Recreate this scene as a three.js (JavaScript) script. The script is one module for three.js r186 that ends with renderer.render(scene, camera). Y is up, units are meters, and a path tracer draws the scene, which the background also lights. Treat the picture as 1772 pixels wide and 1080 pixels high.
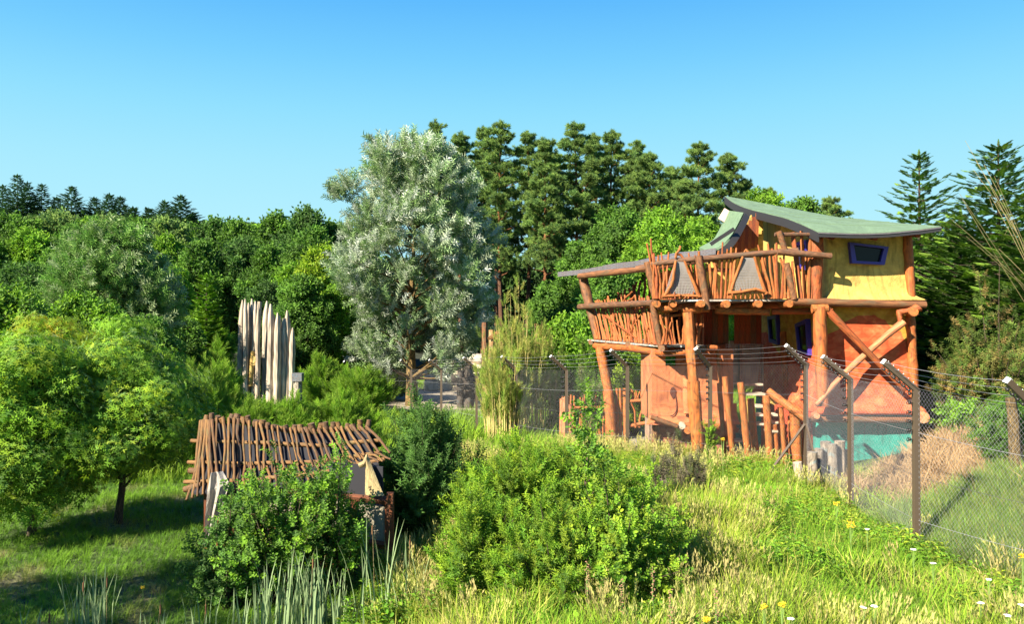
import * as THREE from 'three';
import { ImprovedNoise } from 'three/addons/math/ImprovedNoise.js';
import { mergeGeometries } from 'three/addons/utils/BufferGeometryUtils.js';

// ------------------------------------------------------------------ camera, sky, sun, exposure
const scene = new THREE.Scene();
const F = 1391, CX = 886, EYE = 5, TILT = Math.atan(15 / F);
const camera = new THREE.PerspectiveCamera(2 * Math.atan(540 / F) * 180 / Math.PI, 1024 / 625, 0.1, 3000);
camera.position.set(0, EYE, 0);
camera.rotation.x = TILT;
const renderer = new THREE.WebGLRenderer();
renderer.setSize(1024, 625);
renderer.toneMapping = THREE.LinearToneMapping;
renderer.toneMappingExposure = 3.4;
renderer.shadowMap.enabled = true;
const lin = (c) => (c /= 255) <= 0.04045 ? c / 12.92 : Math.pow((c + 0.055) / 1.055, 2.4);
{
  const W = 256, H = 256, data = new Float32Array(W * H * 4);
  // clear summer sky: pale cyan at the horizon, deeper blue overhead (sRGB as seen at this exposure)
  const stops = [[-90, 74, 84, 60], [-6, 110, 130, 110], [-1, 190, 242, 255], [6, 184, 241, 255], [10.5, 168, 234, 255], [14.3, 146, 224, 255], [18, 120, 207, 255], [22, 94, 186, 254], [35, 62, 150, 245], [60, 48, 124, 228], [90, 44, 112, 215]];
  for (let j = 0; j < H; j++) {
    const el = ((j + 0.5) / H - 0.5) * 180;
    let k = 0; while (k < stops.length - 2 && el > stops[k + 1][0]) k++;
    const a = stops[k], b = stops[k + 1], t = Math.min(1, Math.max(0, (el - a[0]) / (b[0] - a[0])));
    for (let i = 0; i < W; i++) for (let c = 0; c < 4; c++)
      data[(j * W + i) * 4 + c] = c === 3 ? 1 : (lin(a[c + 1]) * (1 - t) + lin(b[c + 1]) * t) / 3.4;
  }
  const sky = new THREE.DataTexture(data, W, H, THREE.RGBAFormat, THREE.FloatType);
  sky.mapping = THREE.EquirectangularReflectionMapping;
  sky.magFilter = sky.minFilter = THREE.LinearFilter;
  sky.needsUpdate = true;
  scene.background = sky;
  scene.environment = sky;
}
const SUN_AZ = 50 * Math.PI / 180, SUN_EL = 35.5 * Math.PI / 180;
const sun = new THREE.DirectionalLight(new THREE.Color(1, 0.9, 0.72), 5);
sun.name = 'sun';
sun.position.set(-Math.sin(SUN_AZ) * Math.cos(SUN_EL), Math.sin(SUN_EL), Math.cos(SUN_AZ) * Math.cos(SUN_EL)).multiplyScalar(120).add(new THREE.Vector3(0, 0, -40));
sun.target.position.set(0, 0, -40);
sun.castShadow = true;
Object.assign(sun.shadow.camera, { left: -110, right: 110, top: 110, bottom: -110, near: 1, far: 400 });
sun.shadow.mapSize.set(4096, 4096);
scene.add(sun, sun.target);

// ------------------------------------------------------------------ helpers
const V = (x, y, z) => new THREE.Vector3(x, y, z);
function rng(seed) { let a = seed * 2654435761 >>> 0; return () => { a = (a + 0x6d2b79f5) | 0; let t = Math.imul(a ^ (a >>> 15), 1 | a); t = (t + Math.imul(t ^ (t >>> 7), 61 | t)) ^ t; return ((t ^ (t >>> 14)) >>> 0) / 4294967296; }; }
const perlin = new ImprovedNoise();
const N2 = (x, y, s = 0) => perlin.noise(x + 31.7, y + 11.3, s + 0.37);
const fbm = (x, y, s = 0) => N2(x, y, s) * 0.6 + N2(x * 2.1, y * 2.1, s + 3) * 0.28 + N2(x * 4.3, y * 4.3, s + 7) * 0.16;
const sm = (a, b, x) => { const t = Math.min(1, Math.max(0, (x - a) / (b - a))); return t * t * (3 - 2 * t); };
const mix = (a, b, t) => a + (b - a) * t;
// a point of the place that stands d metres in front of the lookout and is seen in the direction of a photo pixel
function P(px, py, d) {
  const x = (px - CX) / F, y = (540 - py) / F, c = Math.cos(TILT), s = Math.sin(TILT);
  const dy = y * c + s, dz = y * s - c, k = d / -dz;
  return V(x * k, EYE + dy * k, -d);
}
const X = (px, d) => (px - CX) / F * d;
const used = new Map();
function numbered(n) { const k = used.get(n) || 0; used.set(n, k + 1); return k ? n + '_' + String(k).padStart(3, '0') : n; }
function tag(o, label, category, group, kind) { if (label) o.userData.label = label; if (category) o.userData.category = category; if (group) o.userData.group = group; if (kind) o.userData.kind = kind; return o; }
function thing(name, label, category, pos, group) { const g = new THREE.Group(); g.name = numbered(name); g.position.copy(pos); scene.add(g); return tag(g, label, category, group); }
function part(name, geo, m, parent, kind) {
  const o = new THREE.Mesh(geo, m); o.name = numbered(name); o.castShadow = o.receiveShadow = true;
  if (kind) o.userData.kind = kind;
  parent.add(o); return o;
}
const ORD = ['first', 'second', 'third', 'fourth', 'fifth', 'sixth', 'seventh', 'eighth', 'ninth', 'tenth', 'eleventh', 'twelfth', 'thirteenth', 'fourteenth', 'fifteenth', 'sixteenth', 'seventeenth', 'eighteenth', 'nineteenth', 'twentieth', 'twenty-first', 'twenty-second', 'twenty-third', 'twenty-fourth'];

// ground height
const FENCE = [[1797, 12.6], [1583, 15], [1470, 18.5], [1393, 21.5], [1228, 23.2], [1085, 25.6], [980, 29], [893, 32.5], [825, 36], [764, 39.5], [712, 43], [612, 46], [527, 48]].map(([px, d]) => [X(px, d), -d]);
function G(x, z) {
  const d = -z;
  let y = 0.05 + 0.08 * fbm(x * 0.12, z * 0.12);
  y += 0.68 * sm(-2.0, 0.7, x) * sm(33, 22, d);                                    // bank on which the meadow and the wire fence stand
  y += 1.75 * sm(8.4, 12.4, x + 0.25 * fbm(x * 0.4, z * 0.4)) * sm(26, 19, d) * sm(8, 12, d);                            // heap of soil and hay behind the fence
  y += 0.3 * Math.abs(fbm(x * 1.1 + 4, z * 1.1, 41)) * sm(8, 9.6, x) * sm(24, 20, d) * sm(8, 12, d);
  y -= 0.25 * sm(6.5, 7.6, x) * sm(8.6, 7.8, x) * sm(23, 20, d);
  y += 15 * sm(62, 135, d + 6 * fbm(x * 0.03, z * 0.03)) * sm(6, -62, x);          // wooded hill to the left
  y += 5 * sm(95, 190, d);
  y += 1.2 * sm(34, 60, Math.abs(x)) * sm(90, 40, d);
  return y + 0.05 * fbm(x * 0.5, z * 0.5, 4) + 60 * sm(260, 700, Math.hypot(x, z)) * 0.1;
}

// ------------------------------------------------------------------ textures
function dataTex(w, h, f, srgb, rep) {
  const d = new Uint8Array(w * h * 4);
  for (let j = 0; j < h; j++) for (let i = 0; i < w; i++) { const c = f(i / w, j / h, i, j); for (let k = 0; k < 3; k++) d[(j * w + i) * 4 + k] = Math.max(0, Math.min(255, 255 * c[k])); d[(j * w + i) * 4 + 3] = 255; }
  const t = new THREE.DataTexture(d, w, h); t.magFilter = THREE.LinearFilter; t.minFilter = THREE.LinearFilter; t.wrapS = t.wrapT = THREE.RepeatWrapping;
  if (srgb) t.colorSpace = THREE.SRGBColorSpace; if (rep) t.repeat.set(...rep); t.needsUpdate = true; return t;
}
// tileable noise: sample a torus
function tn(u, v, fu, fv, s = 0) {
  const a = u * Math.PI * 2, b = v * Math.PI * 2;
  return perlin.noise(Math.cos(a) * fu / 6.283 + s, Math.sin(a) * fu / 6.283 + Math.cos(b) * fv / 6.283 + s * 1.3, Math.sin(b) * fv / 6.283 + 5.1);
}
const grain = (u, v) => 0.5 + 0.5 * (0.55 * tn(u, v, 26, 5, 1) + 0.4 * tn(u, v, 70, 9, 2) + 0.35 * tn(u, v, 7, 9, 5));
const woodMap = dataTex(256, 256, (u, v) => { const w = sm(0.1, 0.5, tn(u, v, 5, 7, 12)), k = sm(0.3, 0.55, tn(u, v, 17, 15, 21)), g = (0.46 + 0.68 * grain(u, v)) * (1 - 0.2 * k); return [g * (1 - 0.1 * w), g * (0.96 + 0.04 * w), g * (0.92 + 0.14 * w)]; }, true);
const woodBump = dataTex(256, 256, (u, v) => { const g = grain(u, v); return [g, g, g]; });
const mott = (u, v) => 0.5 * tn(u, v, 9, 9, 1) + 0.35 * tn(u, v, 26, 26, 3) + 0.25 * tn(u, v, 80, 80, 6);
const plasterMap = dataTex(256, 256, (u, v) => { const d = sm(0.12, 0.5, tn(u, v, 34, 5, 9)), q = sm(0.2, 0.5, tn(u, v, 7, 8, 15)), m = (0.93 + 0.2 * mott(u, v)) * (1 - 0.13 * d) * (1 - 0.14 * q); return [m, m * (0.985 - 0.03 * q), m * 0.95]; }, true);
plasterMap.repeat.set(0.37, 0.37);
const plasterBump = dataTex(256, 256, (u, v) => { const g = 0.5 + 0.5 * mott(u, v) + 0.18 * tn(u, v, 120, 120, 8); return [g, g, g]; });
const barkMap = dataTex(128, 256, (u, v) => { const g = 0.55 + 0.55 * Math.abs(tn(u, v, 22, 9, 2)) + 0.35 * tn(u, v, 50, 22, 4) + 0.15 * tn(u, v, 6, 6, 8); return [g, g * 0.98, g * 0.95]; }, true);

const greyMap = dataTex(256, 256, (u, v) => { const c = sm(0.22, 0.5, tn(u, v, 40, 4, 31)), g = (0.72 + 0.4 * (grain(u, v) - 0.5) + 0.2 * tn(u, v, 5, 6, 33)) * (1 - 0.5 * c); return [g, g * 0.97, g * 0.93]; }, true, [1, 0.23]);
const rgb = (r, g, b) => new THREE.Color().setRGB(r, g, b);
function mat(c, rough = 0.85, extra = {}) { return new THREE.MeshStandardMaterial({ color: rgb(...c), roughness: rough, ...extra }); }
const wood = (c, r = 0.75) => mat(c, r, { map: woodMap, bumpMap: woodBump, bumpScale: 0.012 });
const plaster = (c) => mat(c, 0.95, { map: plasterMap, bumpMap: plasterBump, bumpScale: 0.02 });
const M = {
  orange: wood([0.52, 0.145, 0.026]), orangeB: wood([0.42, 0.105, 0.0218]), orangeC: wood([0.5208, 0.168, 0.0336]), redwood: wood([0.3024, 0.0588, 0.0151]),
  rail: wood([0.2016, 0.0966, 0.0462]), brownlog: wood([0.252, 0.1092, 0.042]), weather: mat([0.8, 0.71, 0.6], 0.9, { map: greyMap }), weatherB: mat([0.68, 0.58, 0.48], 0.9, { map: greyMap }), greylog: wood([0.336, 0.3024, 0.2604], 0.9),
  yellow: plaster([0.55, 0.39, 0.1]), pink: plaster([0.52, 0.175, 0.07]), red: plaster([0.4032, 0.0924, 0.042]), teal: plaster([0.018, 0.27, 0.235]), redwall: plaster([0.5208, 0.0714, 0.0252]),
  green: mat([0.13, 0.205, 0.115], 0.85, { map: dataTex(128, 128, (u, v) => { const m = 0.92 + 0.12 * tn(u, v, 40, 40, 3) + 0.1 * tn(u, v, 6, 6, 7); return [m, m, m]; }, true), bumpMap: plasterBump, bumpScale: 0.004 }), fascia: mat([0.022, 0.021, 0.024], 0.6), slate: mat([0.168, 0.1596, 0.1848], 0.75, { map: woodMap }),
  white: mat([0.63, 0.63, 0.6216], 0.5), blue: mat([0.0378, 0.0252, 0.2352], 0.5), glass: new THREE.MeshPhysicalMaterial({ color: rgb(0.008, 0.009, 0.012), roughness: 0.12, specularIntensity: 0.35 }), steel: mat([0.0882, 0.063, 0.042], 0.55, { metalness: 0.2 }), black: mat([0.0126, 0.0118, 0.0118], 0.5),
  wire: mat([0.3, 0.3, 0.32], 0.45, { metalness: 0.3 }), wireDark: mat([0.0756, 0.0756, 0.0756], 0.6), net: mat([0.2184, 0.1974, 0.1848], 0.8), felt: mat([0.012, 0.012, 0.017], 0.9), deck: mat([0.5208, 0.4788, 0.4452], 0.8, { map: woodMap }),
  bark: mat([0.1008, 0.0714, 0.0462], 0.95, { map: barkMap }), pineBark: mat([0.168, 0.0798, 0.042], 0.95, { map: barkMap }), pineTop: mat([0.336, 0.1344, 0.0504], 0.95, { map: barkMap }), willowBark: mat([0.2772, 0.1848, 0.063], 0.95, { map: barkMap }), birchBark: mat([0.3528, 0.3024, 0.2016], 0.9, { map: barkMap }),
  brick: [plaster([0.4368, 0.168, 0.1092]), plaster([0.4872, 0.21, 0.1386]), plaster([0.4032, 0.1386, 0.084])], mortar: plaster([0.378, 0.252, 0.1848]), clay: plaster([0.27, 0.245, 0.2]), rust: wood([0.252, 0.0756, 0.0252]), stone: plaster([0.462, 0.4032, 0.336]), slab: plaster([0.5208, 0.4452, 0.3612]),
  thatch: mat([0.42, 0.2016, 0.063], 0.95, { map: woodMap, bumpMap: woodBump, bumpScale: 0.03 }), cloth: plaster([0.42, 0.3948, 0.3696]), straw: plaster([0.42, 0.336, 0.168]), leafPaint: mat([0.075, 0.018, 0.01], 0.9), tarp: mat([0.042, 0.0588, 0.252], 0.6),
};
function leafMat(tr = 0.35, rough = 0.95) { return new THREE.MeshPhysicalMaterial({ color: 0xffffff, roughness: rough, transmission: tr, thickness: 0, side: THREE.DoubleSide, specularIntensity: 0.4 }); }
const LEAF = leafMat(0.42), NEEDLE = leafMat(0.25), GRASS = leafMat(0.35), SILVER = leafMat(0.25);

// ------------------------------------------------------------------ geometry helpers
function taperTube(pts, radii, sides = 6, cap = false) {
  const n = pts.length, pos = [], uv = [], idx = [];
  let len = 0, ref = V(0.31, 0.2, 0.93).normalize();
  for (let i = 0; i < n; i++) {
    const t = pts[Math.min(n - 1, i + 1)].clone().sub(pts[Math.max(0, i - 1)]).normalize();
    if (Math.abs(t.dot(ref)) > 0.95) ref = Math.abs(t.x) < 0.7 ? V(1, 0, 0) : V(0, 0, 1);
    const a = ref.clone().addScaledVector(t, -ref.dot(t)).normalize(), b = t.clone().cross(a);
    ref = a.clone();
    if (i) len += pts[i].distanceTo(pts[i - 1]);
    for (let k = 0; k <= sides; k++) {
      const q = k / sides * Math.PI * 2, r = radii[i] ;
      pos.push(pts[i].x + (a.x * Math.cos(q) + b.x * Math.sin(q)) * r, pts[i].y + (a.y * Math.cos(q) + b.y * Math.sin(q)) * r, pts[i].z + (a.z * Math.cos(q) + b.z * Math.sin(q)) * r);
      uv.push(k / sides, len);
    }
  }
  for (let i = 0; i < n - 1; i++) for (let k = 0; k < sides; k++) { const a = i * (sides + 1) + k, b = a + sides + 1; idx.push(a, a + 1, b, b, a + 1, b + 1); }
  const g = new THREE.BufferGeometry();
  const base = pos.length / 3;
  g.setAttribute('position', new THREE.Float32BufferAttribute(pos, 3)); g.setAttribute('uv', new THREE.Float32BufferAttribute(uv, 2)); g.setIndex(idx); g.computeVertexNormals();
  if (!cap) return g;
  const caps = [];
  for (const [i, s] of [[0, 1], [n - 1, -1]]) {
    const p = [], u = [], ix = [];
    p.push(pts[i].x, pts[i].y, pts[i].z); u.push(0.5, 0.5);
    for (let k = 0; k <= sides; k++) { const o = (i * (sides + 1) + k) * 3; p.push(pos[o], pos[o + 1], pos[o + 2]); u.push(0.5 + 0.1 * Math.cos(k), 0.5 + 0.1 * Math.sin(k)); if (k) s > 0 ? ix.push(0, k + 1, k) : ix.push(0, k, k + 1); }
    const c = new THREE.BufferGeometry(); c.setAttribute('position', new THREE.Float32BufferAttribute(p, 3)); c.setAttribute('uv', new THREE.Float32BufferAttribute(u, 2)); c.setIndex(ix); c.computeVertexNormals(); caps.push(c);
  }
  return mergeGeometries([g, ...caps]);
}
const stickGeos = [], logGeos = [];
{
  const r = rng(5);
  for (let v = 0; v < 7; v++) {
    const pts = [], rad = [], k = 6, ax = (r() - 0.5) * 2, az = (r() - 0.5) * 2, kx = (r() - 0.5) * 3, kz = (r() - 0.5) * 3, kt = 0.3 + 0.4 * r();
    for (let i = 0; i <= k; i++) { const t = i / k, b = Math.sin(t * Math.PI), kk = Math.max(0, 1 - Math.abs(t - kt) / 0.35); pts.push(V(ax * b + kx * kk, t, az * b + kz * kk)); rad.push((1.1 - 0.35 * t) * (0.9 + 0.22 * r())); }
    stickGeos.push(taperScaled(pts, rad, 7));
  }
  for (let v = 0; v < 5; v++) {
    const pts = [], rad = [], k = 7, ax = (r() - 0.5) * 0.5, az = (r() - 0.5) * 0.5;
    for (let i = 0; i <= k; i++) { const t = i / k, b = Math.sin(t * Math.PI); pts.push(V(ax * b + 0.12 * (r() - 0.5), t, az * b + 0.12 * (r() - 0.5))); rad.push((1.06 - 0.12 * t) * (0.93 + 0.14 * r())); }
    logGeos.push(taperScaled(pts, rad, 12));
  }
}
// rings stay level, so that scaling (radius, length, radius) keeps them round
function taperScaled(pts, rad, sides) {
  const n = pts.length, pos = [], uv = [], idx = [];
  for (let i = 0; i < n; i++) for (let k = 0; k <= sides; k++) { const q = k / sides * Math.PI * 2; pos.push(pts[i].x + Math.cos(q) * rad[i], pts[i].y, pts[i].z + Math.sin(q) * rad[i]); uv.push(k / sides, pts[i].y * 1.5); }
  for (let i = 0; i < n - 1; i++) for (let k = 0; k < sides; k++) { const a = i * (sides + 1) + k, b = a + sides + 1; idx.push(a, b, a + 1, a + 1, b, b + 1); }
  const g = new THREE.BufferGeometry(); g.setAttribute('position', new THREE.Float32BufferAttribute(pos, 3)); g.setAttribute('uv', new THREE.Float32BufferAttribute(uv, 2)); g.setIndex(idx); g.computeVertexNormals();
  const parts = [g];
  for (const i of [0, n - 1]) {
    const p = [pts[i].x, pts[i].y, pts[i].z], u = [0.5, 0.5], nn = [0, i ? 1 : -1, 0], ix = [];
    for (let k = 0; k <= sides; k++) { const q = k / sides * Math.PI * 2; p.push(pts[i].x + Math.cos(q) * rad[i], pts[i].y, pts[i].z + Math.sin(q) * rad[i]); u.push(0.5 + 0.08 * Math.cos(q), 0.5 + 0.08 * Math.sin(q)); nn.push(0, i ? 1 : -1, 0); if (k) i ? ix.push(0, k + 1, k) : ix.push(0, k, k + 1); }
    const c = new THREE.BufferGeometry(); c.setAttribute('position', new THREE.Float32BufferAttribute(p, 3)); c.setAttribute('uv', new THREE.Float32BufferAttribute(u, 2)); c.setAttribute('normal', new THREE.Float32BufferAttribute(nn, 3)); c.setIndex(ix); parts.push(c);
  }
  return mergeGeometries(parts);
}
const UP = V(0, 1, 0);
let stickCount = 0;
function rod(parent, name, A, B, r, m, geos = logGeos) {
  const o = part(name, geos[(stickCount++ * 5 + 2) % geos.length], m, parent), off = rootOf(parent);
  o.position.copy(A).sub(off);
  const dir = B.clone().sub(A), L = dir.length();
  o.quaternion.setFromUnitVectors(UP, dir.divideScalar(L));
  o.quaternion.multiply(new THREE.Quaternion().setFromAxisAngle(UP, stickCount * 1.7));
  o.scale.set(r, L, r);
  return o;
}
function rootOf(o) { const v = V(0, 0, 0); while (o && o !== scene) { v.add(o.position); o = o.parent; } return v; }
const stick = (parent, name, A, B, r, m) => rod(parent, name, A, B, r * (name === 'picket' || name === 'peg' || name === 'roof_stick' ? 0.82 : 1), m, stickGeos);
// a solid slab whose top outline is given by world points; thickness t along dir
function slab(pts, thick, dir = V(0, -1, 0)) {
  const n = pts.length, pos = [], uv = [], tri = [];
  const q = pts.map((p) => p.clone().addScaledVector(dir, thick));
  const quad = (a, b, c, d) => { for (const p of [a, b, c, a, c, d]) { pos.push(p.x, p.y, p.z); uv.push(p.x * 0.7 + p.z * 0.4, p.y * 0.7 + p.z * 0.3); } };
  for (let i = 1; i < n - 1; i++) { for (const p of [pts[0], pts[i], pts[i + 1]]) { pos.push(p.x, p.y, p.z); uv.push(p.x * 0.7, p.z * 0.7 + p.y * 0.7); } for (const p of [q[0], q[i + 1], q[i]]) { pos.push(p.x, p.y, p.z); uv.push(p.x * 0.7, p.z * 0.7 + p.y * 0.7); } }
  for (let i = 0; i < n; i++) { const j = (i + 1) % n; quad(pts[j], pts[i], q[i], q[j]); }
  const g = new THREE.BufferGeometry(); g.setAttribute('position', new THREE.Float32BufferAttribute(pos, 3)); g.setAttribute('uv', new THREE.Float32BufferAttribute(uv, 2)); return g;
}
// curved sheet with thickness: f(u, v) -> world point
function sheet(nu, nv, f, thick, dir = V(0, -1, 0)) {
  const pos = [], uv = [], idx = [], N = (nu + 1) * (nv + 1);
  for (const s of [0, 1]) for (let j = 0; j <= nv; j++) for (let i = 0; i <= nu; i++) { const p = f(i / nu, j / nv).addScaledVector(dir, s * thick); pos.push(p.x, p.y, p.z); uv.push(i / nu * 2, j / nv * 2); }
  for (let j = 0; j < nv; j++) for (let i = 0; i < nu; i++) { const a = j * (nu + 1) + i, b = a + 1, c = a + nu + 1, d = c + 1; idx.push(a, b, c, b, d, c, a + N, c + N, b + N, b + N, c + N, d + N); }
  const rim = (a, b) => idx.push(a, a + N, b, b, a + N, b + N);
  for (let i = 0; i < nu; i++) { rim(i + 1, i); rim(nv * (nu + 1) + i, nv * (nu + 1) + i + 1); }
  for (let j = 0; j < nv; j++) { rim(j * (nu + 1), (j + 1) * (nu + 1)); rim((j + 1) * (nu + 1) + nu, j * (nu + 1) + nu); }
  const g = new THREE.BufferGeometry(); g.setAttribute('position', new THREE.Float32BufferAttribute(pos, 3)); g.setAttribute('uv', new THREE.Float32BufferAttribute(uv, 2)); g.setIndex(idx);
  const ng = g.toNonIndexed(); ng.computeVertexNormals(); return ng;
}
function boxBetween(A, B, w, h) { // a board from A to B, w wide across, h deep
  const L = A.distanceTo(B), g = new THREE.BoxGeometry(w, L, h), q = new THREE.Quaternion().setFromUnitVectors(UP, B.clone().sub(A).normalize());
  g.applyQuaternion(q); g.translate((A.x + B.x) / 2, (A.y + B.y) / 2, (A.z + B.z) / 2); return g;
}
const local = (g, root) => { const p = rootOf(root); return g.translate(-p.x, -p.y, -p.z); };

// ------------------------------------------------------------------ ground
{
  // rows near the lookout are close together and spread with distance; the sheet goes on behind the lookout too
  const zs = [], xs = [];
  for (let d = -60; d < 6; d += 3) zs.push(-d);
  for (let d = 6, s = 0.35; d < 900; d += s) { zs.push(-d); s = d < 60 ? 0.4 + (d - 6) * 0.012 : s * 1.1; }
  for (let t = -1; t <= 1.0001; t += 1 / 120) xs.push(Math.sign(t) * (Math.abs(t) * 26 + Math.pow(Math.abs(t), 6) * 700));
  const pos = [], uv = [], col = [], idx = [], nx = xs.length;
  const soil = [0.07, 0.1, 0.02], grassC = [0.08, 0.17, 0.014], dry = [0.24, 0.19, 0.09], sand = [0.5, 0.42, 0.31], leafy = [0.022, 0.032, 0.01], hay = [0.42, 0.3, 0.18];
  for (const z of zs) for (const x of xs) {
    const d = -z; pos.push(x, G(x, z), z); uv.push(x, z);
    const lawn = sm(-2.4, -3.6, x) * sm(34, 30, d), n = fbm(x * 0.5, z * 0.5, 2);
    let c = soil.map((v, k) => mix(v, grassC[k], 0.5 + 0.5 * n));
    c = c.map((v, k) => mix(v, dry[k], sm(0.02, 0.4, fbm(x * 0.8 + 9, z * 0.8, 6)) * 0.75 * lawn));
    const plaza = sm(41.5, 43, d + 1.2 * fbm(x * 0.4, z * 0.4)) * sm(59, 56, d) * sm(-10.5, -9, x) * sm(1.5, 0, x);
    c = c.map((v, k) => mix(v, sand[k], plaza));
    const pad = Math.max(sm(22, 23.5, d) * sm(38, 34, d) * sm(3.4, 4.2, x) * sm(9, 8.4, x));
    c = c.map((v, k) => mix(v, sand[k] * 0.95, pad * (0.8 + 0.3 * n)));
    c = c.map((v, k) => mix(v, hay[k], sm(8.2, 9.6, x) * sm(23, 21, d) * sm(8, 11, d)));
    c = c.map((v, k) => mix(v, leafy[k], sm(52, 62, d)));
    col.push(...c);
  }
  for (let j = 0; j < zs.length - 1; j++) for (let i = 0; i < nx - 1; i++) { const a = j * nx + i; idx.push(a, a + 1, a + nx, a + 1, a + nx + 1, a + nx); }
  const g = new THREE.BufferGeometry();
  g.setAttribute('position', new THREE.Float32BufferAttribute(pos, 3)); g.setAttribute('uv', new THREE.Float32BufferAttribute(uv, 2)); g.setAttribute('color', new THREE.Float32BufferAttribute(col, 3)); g.setIndex(idx); g.computeVertexNormals();
  const gm = dataTex(512, 512, (u, v) => { const m = 0.72 + 0.5 * tn(u, v, 60, 60, 3) + 0.35 * tn(u, v, 150, 150, 5) + 0.2 * tn(u, v, 14, 14, 8); return [m, m, m]; }, true, [0.31, 0.31]);
  const o = part('ground', g, new THREE.MeshStandardMaterial({ vertexColors: true, map: gm, roughness: 1 }), scene);
  tag(o, 'rough ground of meadow bank, lawn and sandy patches', null, null, 'structure');
}

// ------------------------------------------------------------------ tree house
const D = 24, HB = V(8, 0.35, -26);
const house = thing('tree_house', 'colourful storybook timber house with green roof, yellow and red plaster and stick balconies', 'house', HB);
const hp = (name, g, m, parent = house, kind) => part(name, local(g, parent), m, parent, kind);
// hand-plastered storey: rings of a rounded rectangle, flared where the levels widen
function loft(levels, seed, wob = 0.02) {
  const pos = [], uv = [], idx = []; let ringN = 0;
  levels.forEach((L, li) => {
    const r = L.r || 0.12, ring = [], per = 2 * (L.xr - L.xl + L.zf - L.zb);
    const run = (ax, az, bx, bz) => { const n = 14; for (let i = 0; i < n; i++) ring.push([mix(ax, bx, i / n), mix(az, bz, i / n)]); };
    const arc = (cx, cz, a0) => { for (let i = 0; i < 4; i++) { const a = a0 - i / 4 * Math.PI / 2; ring.push([cx + Math.cos(a) * r, cz + Math.sin(a) * r]); } };
    run(L.xl + r, L.zf, L.xr - r, L.zf); arc(L.xr - r, L.zf - r, Math.PI / 2); run(L.xr, L.zf - r, L.xr, L.zb + r); arc(L.xr - r, L.zb + r, 0);
    run(L.xr - r, L.zb, L.xl + r, L.zb); arc(L.xl + r, L.zb + r, -Math.PI / 2); run(L.xl, L.zb + r, L.xl, L.zf - r); arc(L.xl + r, L.zf - r, Math.PI);
    ring.push(ring[0]); ringN = ring.length; let s = 0;
    ring.forEach(([x, z], i) => { if (i) s += Math.hypot(x - ring[i - 1][0], z - ring[i - 1][1]); const w = wob * fbm(x * 1.3 + seed, L.y * 1.3 + z * 1.1, seed); pos.push(x + w, L.y + (li === 0 || li === levels.length - 1 ? 0.02 * fbm(x * 2, z * 2) : 0), z + w); uv.push(s, L.y); });
  });
  for (let j = 0; j < levels.length - 1; j++) for (let i = 0; i < ringN - 1; i++) { const a = j * ringN + i; idx.push(a, a + 1, a + ringN, a + 1, a + ringN + 1, a + ringN); }
  const g = new THREE.BufferGeometry(); g.setAttribute('position', new THREE.Float32BufferAttribute(pos, 3)); g.setAttribute('uv', new THREE.Float32BufferAttribute(uv, 2)); g.setIndex(idx); g.computeVertexNormals(); return g;
}
const lerpLevels = (keys, n) => { const out = []; for (let i = 0; i <= n; i++) { const t = i / n * (keys.length - 1), k = Math.min(keys.length - 2, Math.floor(t)), f = t - k, o = {}; for (const q in keys[0]) o[q] = mix(keys[k][q], keys[k + 1][q], f); out.push(o); } return out; };
const yAt = (py, d) => EYE + (555 - py) / F * d;
const roofF = (u, v) => { // u left..right, v back..front
  const bl = P(1254, 350, 31.5), br = P(1452, 377, 31.5), fl = P(1415, 401, D - 0.95), fr = P(1627, 392, D - 0.85);
  const a = bl.clone().lerp(fl, v), b = br.clone().lerp(fr, v), p = a.clone().lerp(b, u);
  p.y += (1 - u) * (0.30 * Math.sin(v * Math.PI) * (v - 0.25)) + (1 - u) * 0.25 * Math.pow(1 - v, 6) - 0.1 * Math.sin(u * Math.PI) * v;
  p.y += 0.02 * fbm(u * 6, v * 6); return p;
};
function roofY(x, z) {
  const v = Math.min(1, Math.max(0, (z + 31.5) / (31.5 - D + 0.95))), l = roofF(0, v).x, r = roofF(1, v).x;
  return roofF(Math.min(1, Math.max(0, (x - l) / (r - l))), v).y;
}
// upper storey, flared over the beam below it
{
  const a = { xl: X(1427, D), xr: X(1569, D), zf: -D, zb: -30, y: yAt(385, D) }, lv = [];
  for (const [py, f] of [[521, 0.36], [518.5, 0.34], [515, 0.24], [509, 0.13], [500, 0.06], [485, 0.02], [465, 0], [445, 0], [425, 0], [408, 0], [400, 0]]) lv.push({ xl: a.xl - f * 0.15, xr: a.xr + f * 1.1 + (py > 420 ? 0.04 : 0), zf: a.zf + f, zb: a.zb, y: yAt(py, D), r: 0.1 });
  lv.unshift({ ...lv[0], zf: lv[0].zf - 0.35, xr: lv[0].xr - 0.4, y: lv[0].y - 0.01 });
  const g = loft(lv, 1, 0.03), p = g.attributes.position, n = p.count / lv.length;
  for (let i = p.count - n; i < p.count; i++) p.setY(i, roofY(p.getX(i), p.getZ(i)) - 0.07);   // the wall head follows the twisted roof
  g.computeVertexNormals();
  hp('upper_wall', g, M.yellow);
}
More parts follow.
